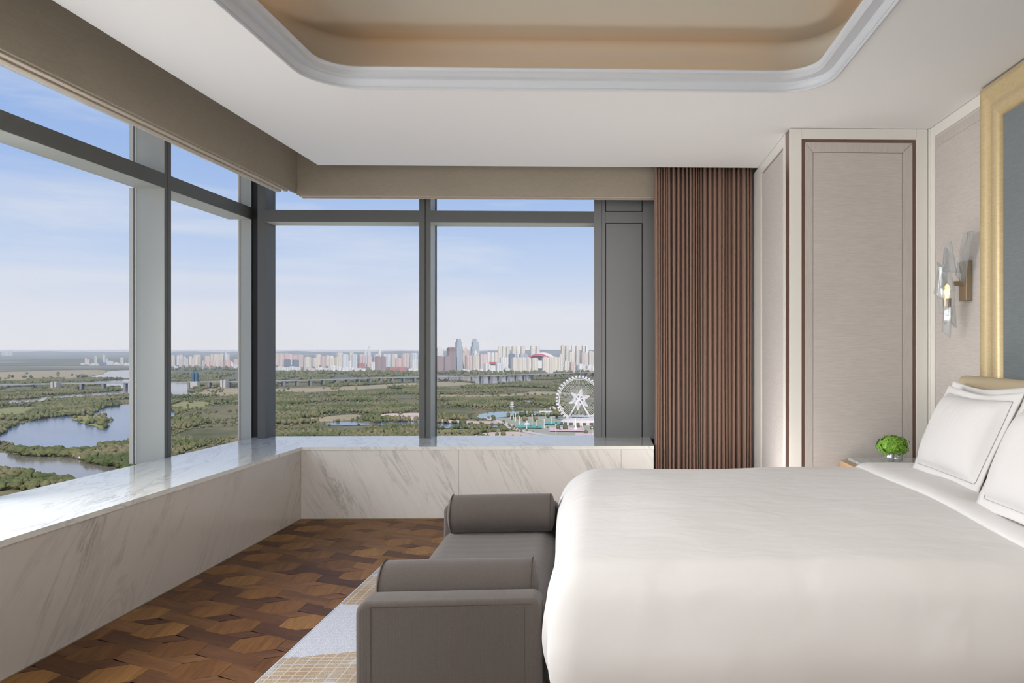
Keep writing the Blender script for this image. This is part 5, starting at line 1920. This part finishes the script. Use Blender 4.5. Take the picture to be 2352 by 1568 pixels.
# station ring at its foot
M_STATION = mat('station_wall', (0.74, 0.66, 0.60), 0.8)
stn = empty('wheel_station', tuple(gp(1345, 974)))
tag(stn, 'low oval pale station building at the foot of the ferris wheel', 'building')
sp_ = gp(1345, 974)
mb = MB()
for r, z in ((44, 0), (44, 5), (40, 8.5), (30, 9.5), (0, 9.5)):
    for k in range(40):
        a = 2 * math.pi * k / 40
        mb.v.append((sp_.x + r * math.cos(a), sp_.y + r * 0.62 * math.sin(a), GZ + z))
for i in range(4):
    for k in range(40):
        mb.f.append((i * 40 + k, i * 40 + (k + 1) % 40, (i + 1) * 40 + (k + 1) % 40, (i + 1) * 40 + k))
mb.build('shell', M_STATION, stn, fix=True)
M_DARKWIN = mat('dark_opening', (0.12, 0.10, 0.14), 0.4)
for k in range(9):
    a = R(205 + 16 * k)
    cx_, cy_ = sp_.x + 43.6 * math.cos(a), sp_.y + 43.6 * 0.62 * math.sin(a)
    B(cx_ - 3.4, cy_ - 1.4, GZ + 1.4, cx_ + 3.4, cy_ + 1.0, GZ + 5.2).build('opening', M_DARKWIN, stn)

# fairground things round the wheel
M_TEAL = mat('teal_court', (0.10, 0.42, 0.36), 0.8)
M_PINK = mat('pink_paving', (0.74, 0.50, 0.50), 0.85)
def court(name, pts, m):
    g = ground_poly(pts)
    struct(MB().quad(*[(p.x, p.y, GZ + 1.6) for p in g]).build(name, m))
court('sports_court', [(1188, 984), (1246, 985), (1243, 977), (1186, 977)], M_TEAL)
court('sports_court', [(1250, 976), (1330, 977), (1326, 972), (1252, 971)], M_TEAL)
court('paved_square', [(1262, 992), (1345, 993), (1340, 984), (1262, 983)], M_PINK)
court('paved_square', [(1320, 1004), (1420, 1004), (1420, 996), (1322, 996)], M_PINK)
court('paved_square', [(1290, 958), (1400, 962), (1400, 955), (1300, 953)], mat('light_paving', (0.70, 0.66, 0.60), 0.85))
fr = random.Random(9)
M_POLE = mat('pole_white', (0.8, 0.78, 0.76), 0.6)
for mk, (px, py) in enumerate(sorted(((1193, 976), (1222, 975), (1250, 984), (1266, 975), (1210, 985), (1277, 998), (1252, 960), (1338, 984), (1360, 1000), (1233, 982), (1184, 968)))):
    p = gp(px, py)
    h = fr.uniform(11, 17)
    o = empty('floodlight_mast', tuple(p))
    MB().tube([tuple(p), (p.x, p.y, GZ + h)], [0.7, 0.45], 6).build('mast', M_POLE, o)
    B(p.x - 1.2, p.y - 0.4, GZ + h, p.x + 1.2, p.y + 0.4, GZ + h + 1.4).build('lamp_head', M_POLE, o)
    tag(o, 'thin white floodlight mast on the fairground, %s' % nth(mk), 'mast', 'fairground masts')
for px, py, key, lab in ((1300, 984, 'w', 'white tent on the fairground left of the white column'), (1210, 976, 'w', 'white kiosk beside the teal court')):
    p = gp(px, py)
    o = MB().prism([(p.x - 4.5, GZ), (p.x + 4.5, GZ), (p.x + 4.5, GZ + 2.6), (p.x, GZ + 4.2), (p.x - 4.5, GZ + 2.6)], 'y', p.y - 4, p.y + 4).build('tent', M_WHITEB, at=tuple(p), fix=True)
    tag(o, lab, 'tent')
p = gp(1322, 988)
o = MB().lathe([(6.5, 0), (3.0, 2.5), (1.5, 5), (0.9, 18), (0.0, 21)], tuple(p), 10).build('column', M_WHITEB, at=tuple(p), smooth=True)
tag(o, 'slender white column with a flared foot in front of the wheel', 'column')
p = gp(1254, 953)
for dx, lab in ((0, 'white flat canopy roof on posts left of the wheel'),):
    o = empty('canopy', tuple(p))
    tag(o, lab, 'canopy')
    B(p.x - 13, p.y - 4, GZ + 7, p.x + 13, p.y + 4, GZ + 8.2).build('roof', M_WHITEB, o)
    for x in (-10, 10):
        B(p.x + x - 0.5, p.y - 0.5, GZ, p.x + x + 0.5, p.y + 0.5, GZ + 7).build('post', M_POLE, o)
p = gp(1176, 961)
pyl = empty('power_pylon', tuple(p))
tag(pyl, 'lattice power pylon standing at the turquoise pond', 'pylon')
for sx_ in (-1, 1):
    for sy_ in (-1, 1):
        MB().tube([(p.x + 3.0 * sx_, p.y + 3.0 * sy_, GZ), (p.x + 0.5 * sx_, p.y + 0.5 * sy_, GZ + 31)], 0.38, 4).build('leg', M_POLE, pyl)
for z, w in ((19, 3.2), (23, 3.8), (27, 3.4), (30.5, 3.0)):
    B(p.x - w, p.y - 0.4, GZ + z, p.x + w, p.y + 0.4, GZ + z + 0.9).build('crossarm', M_POLE, pyl)
# houses and boat
for px, py, lab in ((1290, 942, 'small cream house among trees left of the wheel'), (1270, 939, 'small pale house at the edge of the pond woods')):
    p = gp(px, py)
    o = MB().prism([(p.x - 7, GZ), (p.x + 7, GZ), (p.x + 7, GZ + 3.4), (p.x, GZ + 6), (p.x - 7, GZ + 3.4)], 'y', p.y - 5, p.y + 5).build('house', mat('house_wall_%d' % px, (0.80, 0.66, 0.48), 0.8), at=tuple(p), fix=True)
    tag(o, lab, 'house')
p = gp(190, 1056)
boat = empty('boat', tuple(p))
tag(boat, 'small white ferry boat moored at the wooded river bank', 'boat')
M_HULL = mat('boat_hull', (0.10, 0.12, 0.14), 0.5)
MB().prism([(p.x - 7, p.y), (p.x - 4.5, p.y - 2.2), (p.x + 6, p.y - 2.2), (p.x + 6, p.y + 2.2), (p.x - 4.5, p.y + 2.2)], 'z', GZ + 0.9, GZ + 2.4).build('hull', M_HULL, boat, fix=True)
B(p.x - 3.5, p.y - 1.8, GZ + 2.4, p.x + 5.5, p.y + 1.8, GZ + 4.2).build('cabin', M_WHITEB, boat)
B(p.x - 1.5, p.y - 1.4, GZ + 4.2, p.x + 3.5, p.y + 1.4, GZ + 5.4).build('wheelhouse', M_WHITEB, boat)

# --- haze lying over the plain
M_HAZE = bpy.data.materials.new('haze')
M_HAZE.use_nodes = True
_t = M_HAZE.node_tree
_t.nodes.clear()
_o = _t.nodes.new('ShaderNodeOutputMaterial')
_vs = _t.nodes.new('ShaderNodeVolumeScatter')
_vs.inputs['Color'].default_value = (0.84, 0.90, 1.0, 1)
_vs.inputs['Density'].default_value = 5.5e-5
_vs.inputs['Anisotropy'].default_value = 0.1
_t.links.new(_vs.outputs[0], _o.inputs['Volume'])
hz = MB().box(-27000, 600, GZ - 5, 27000, 26500, -6).build('haze', M_HAZE)
struct(hz)
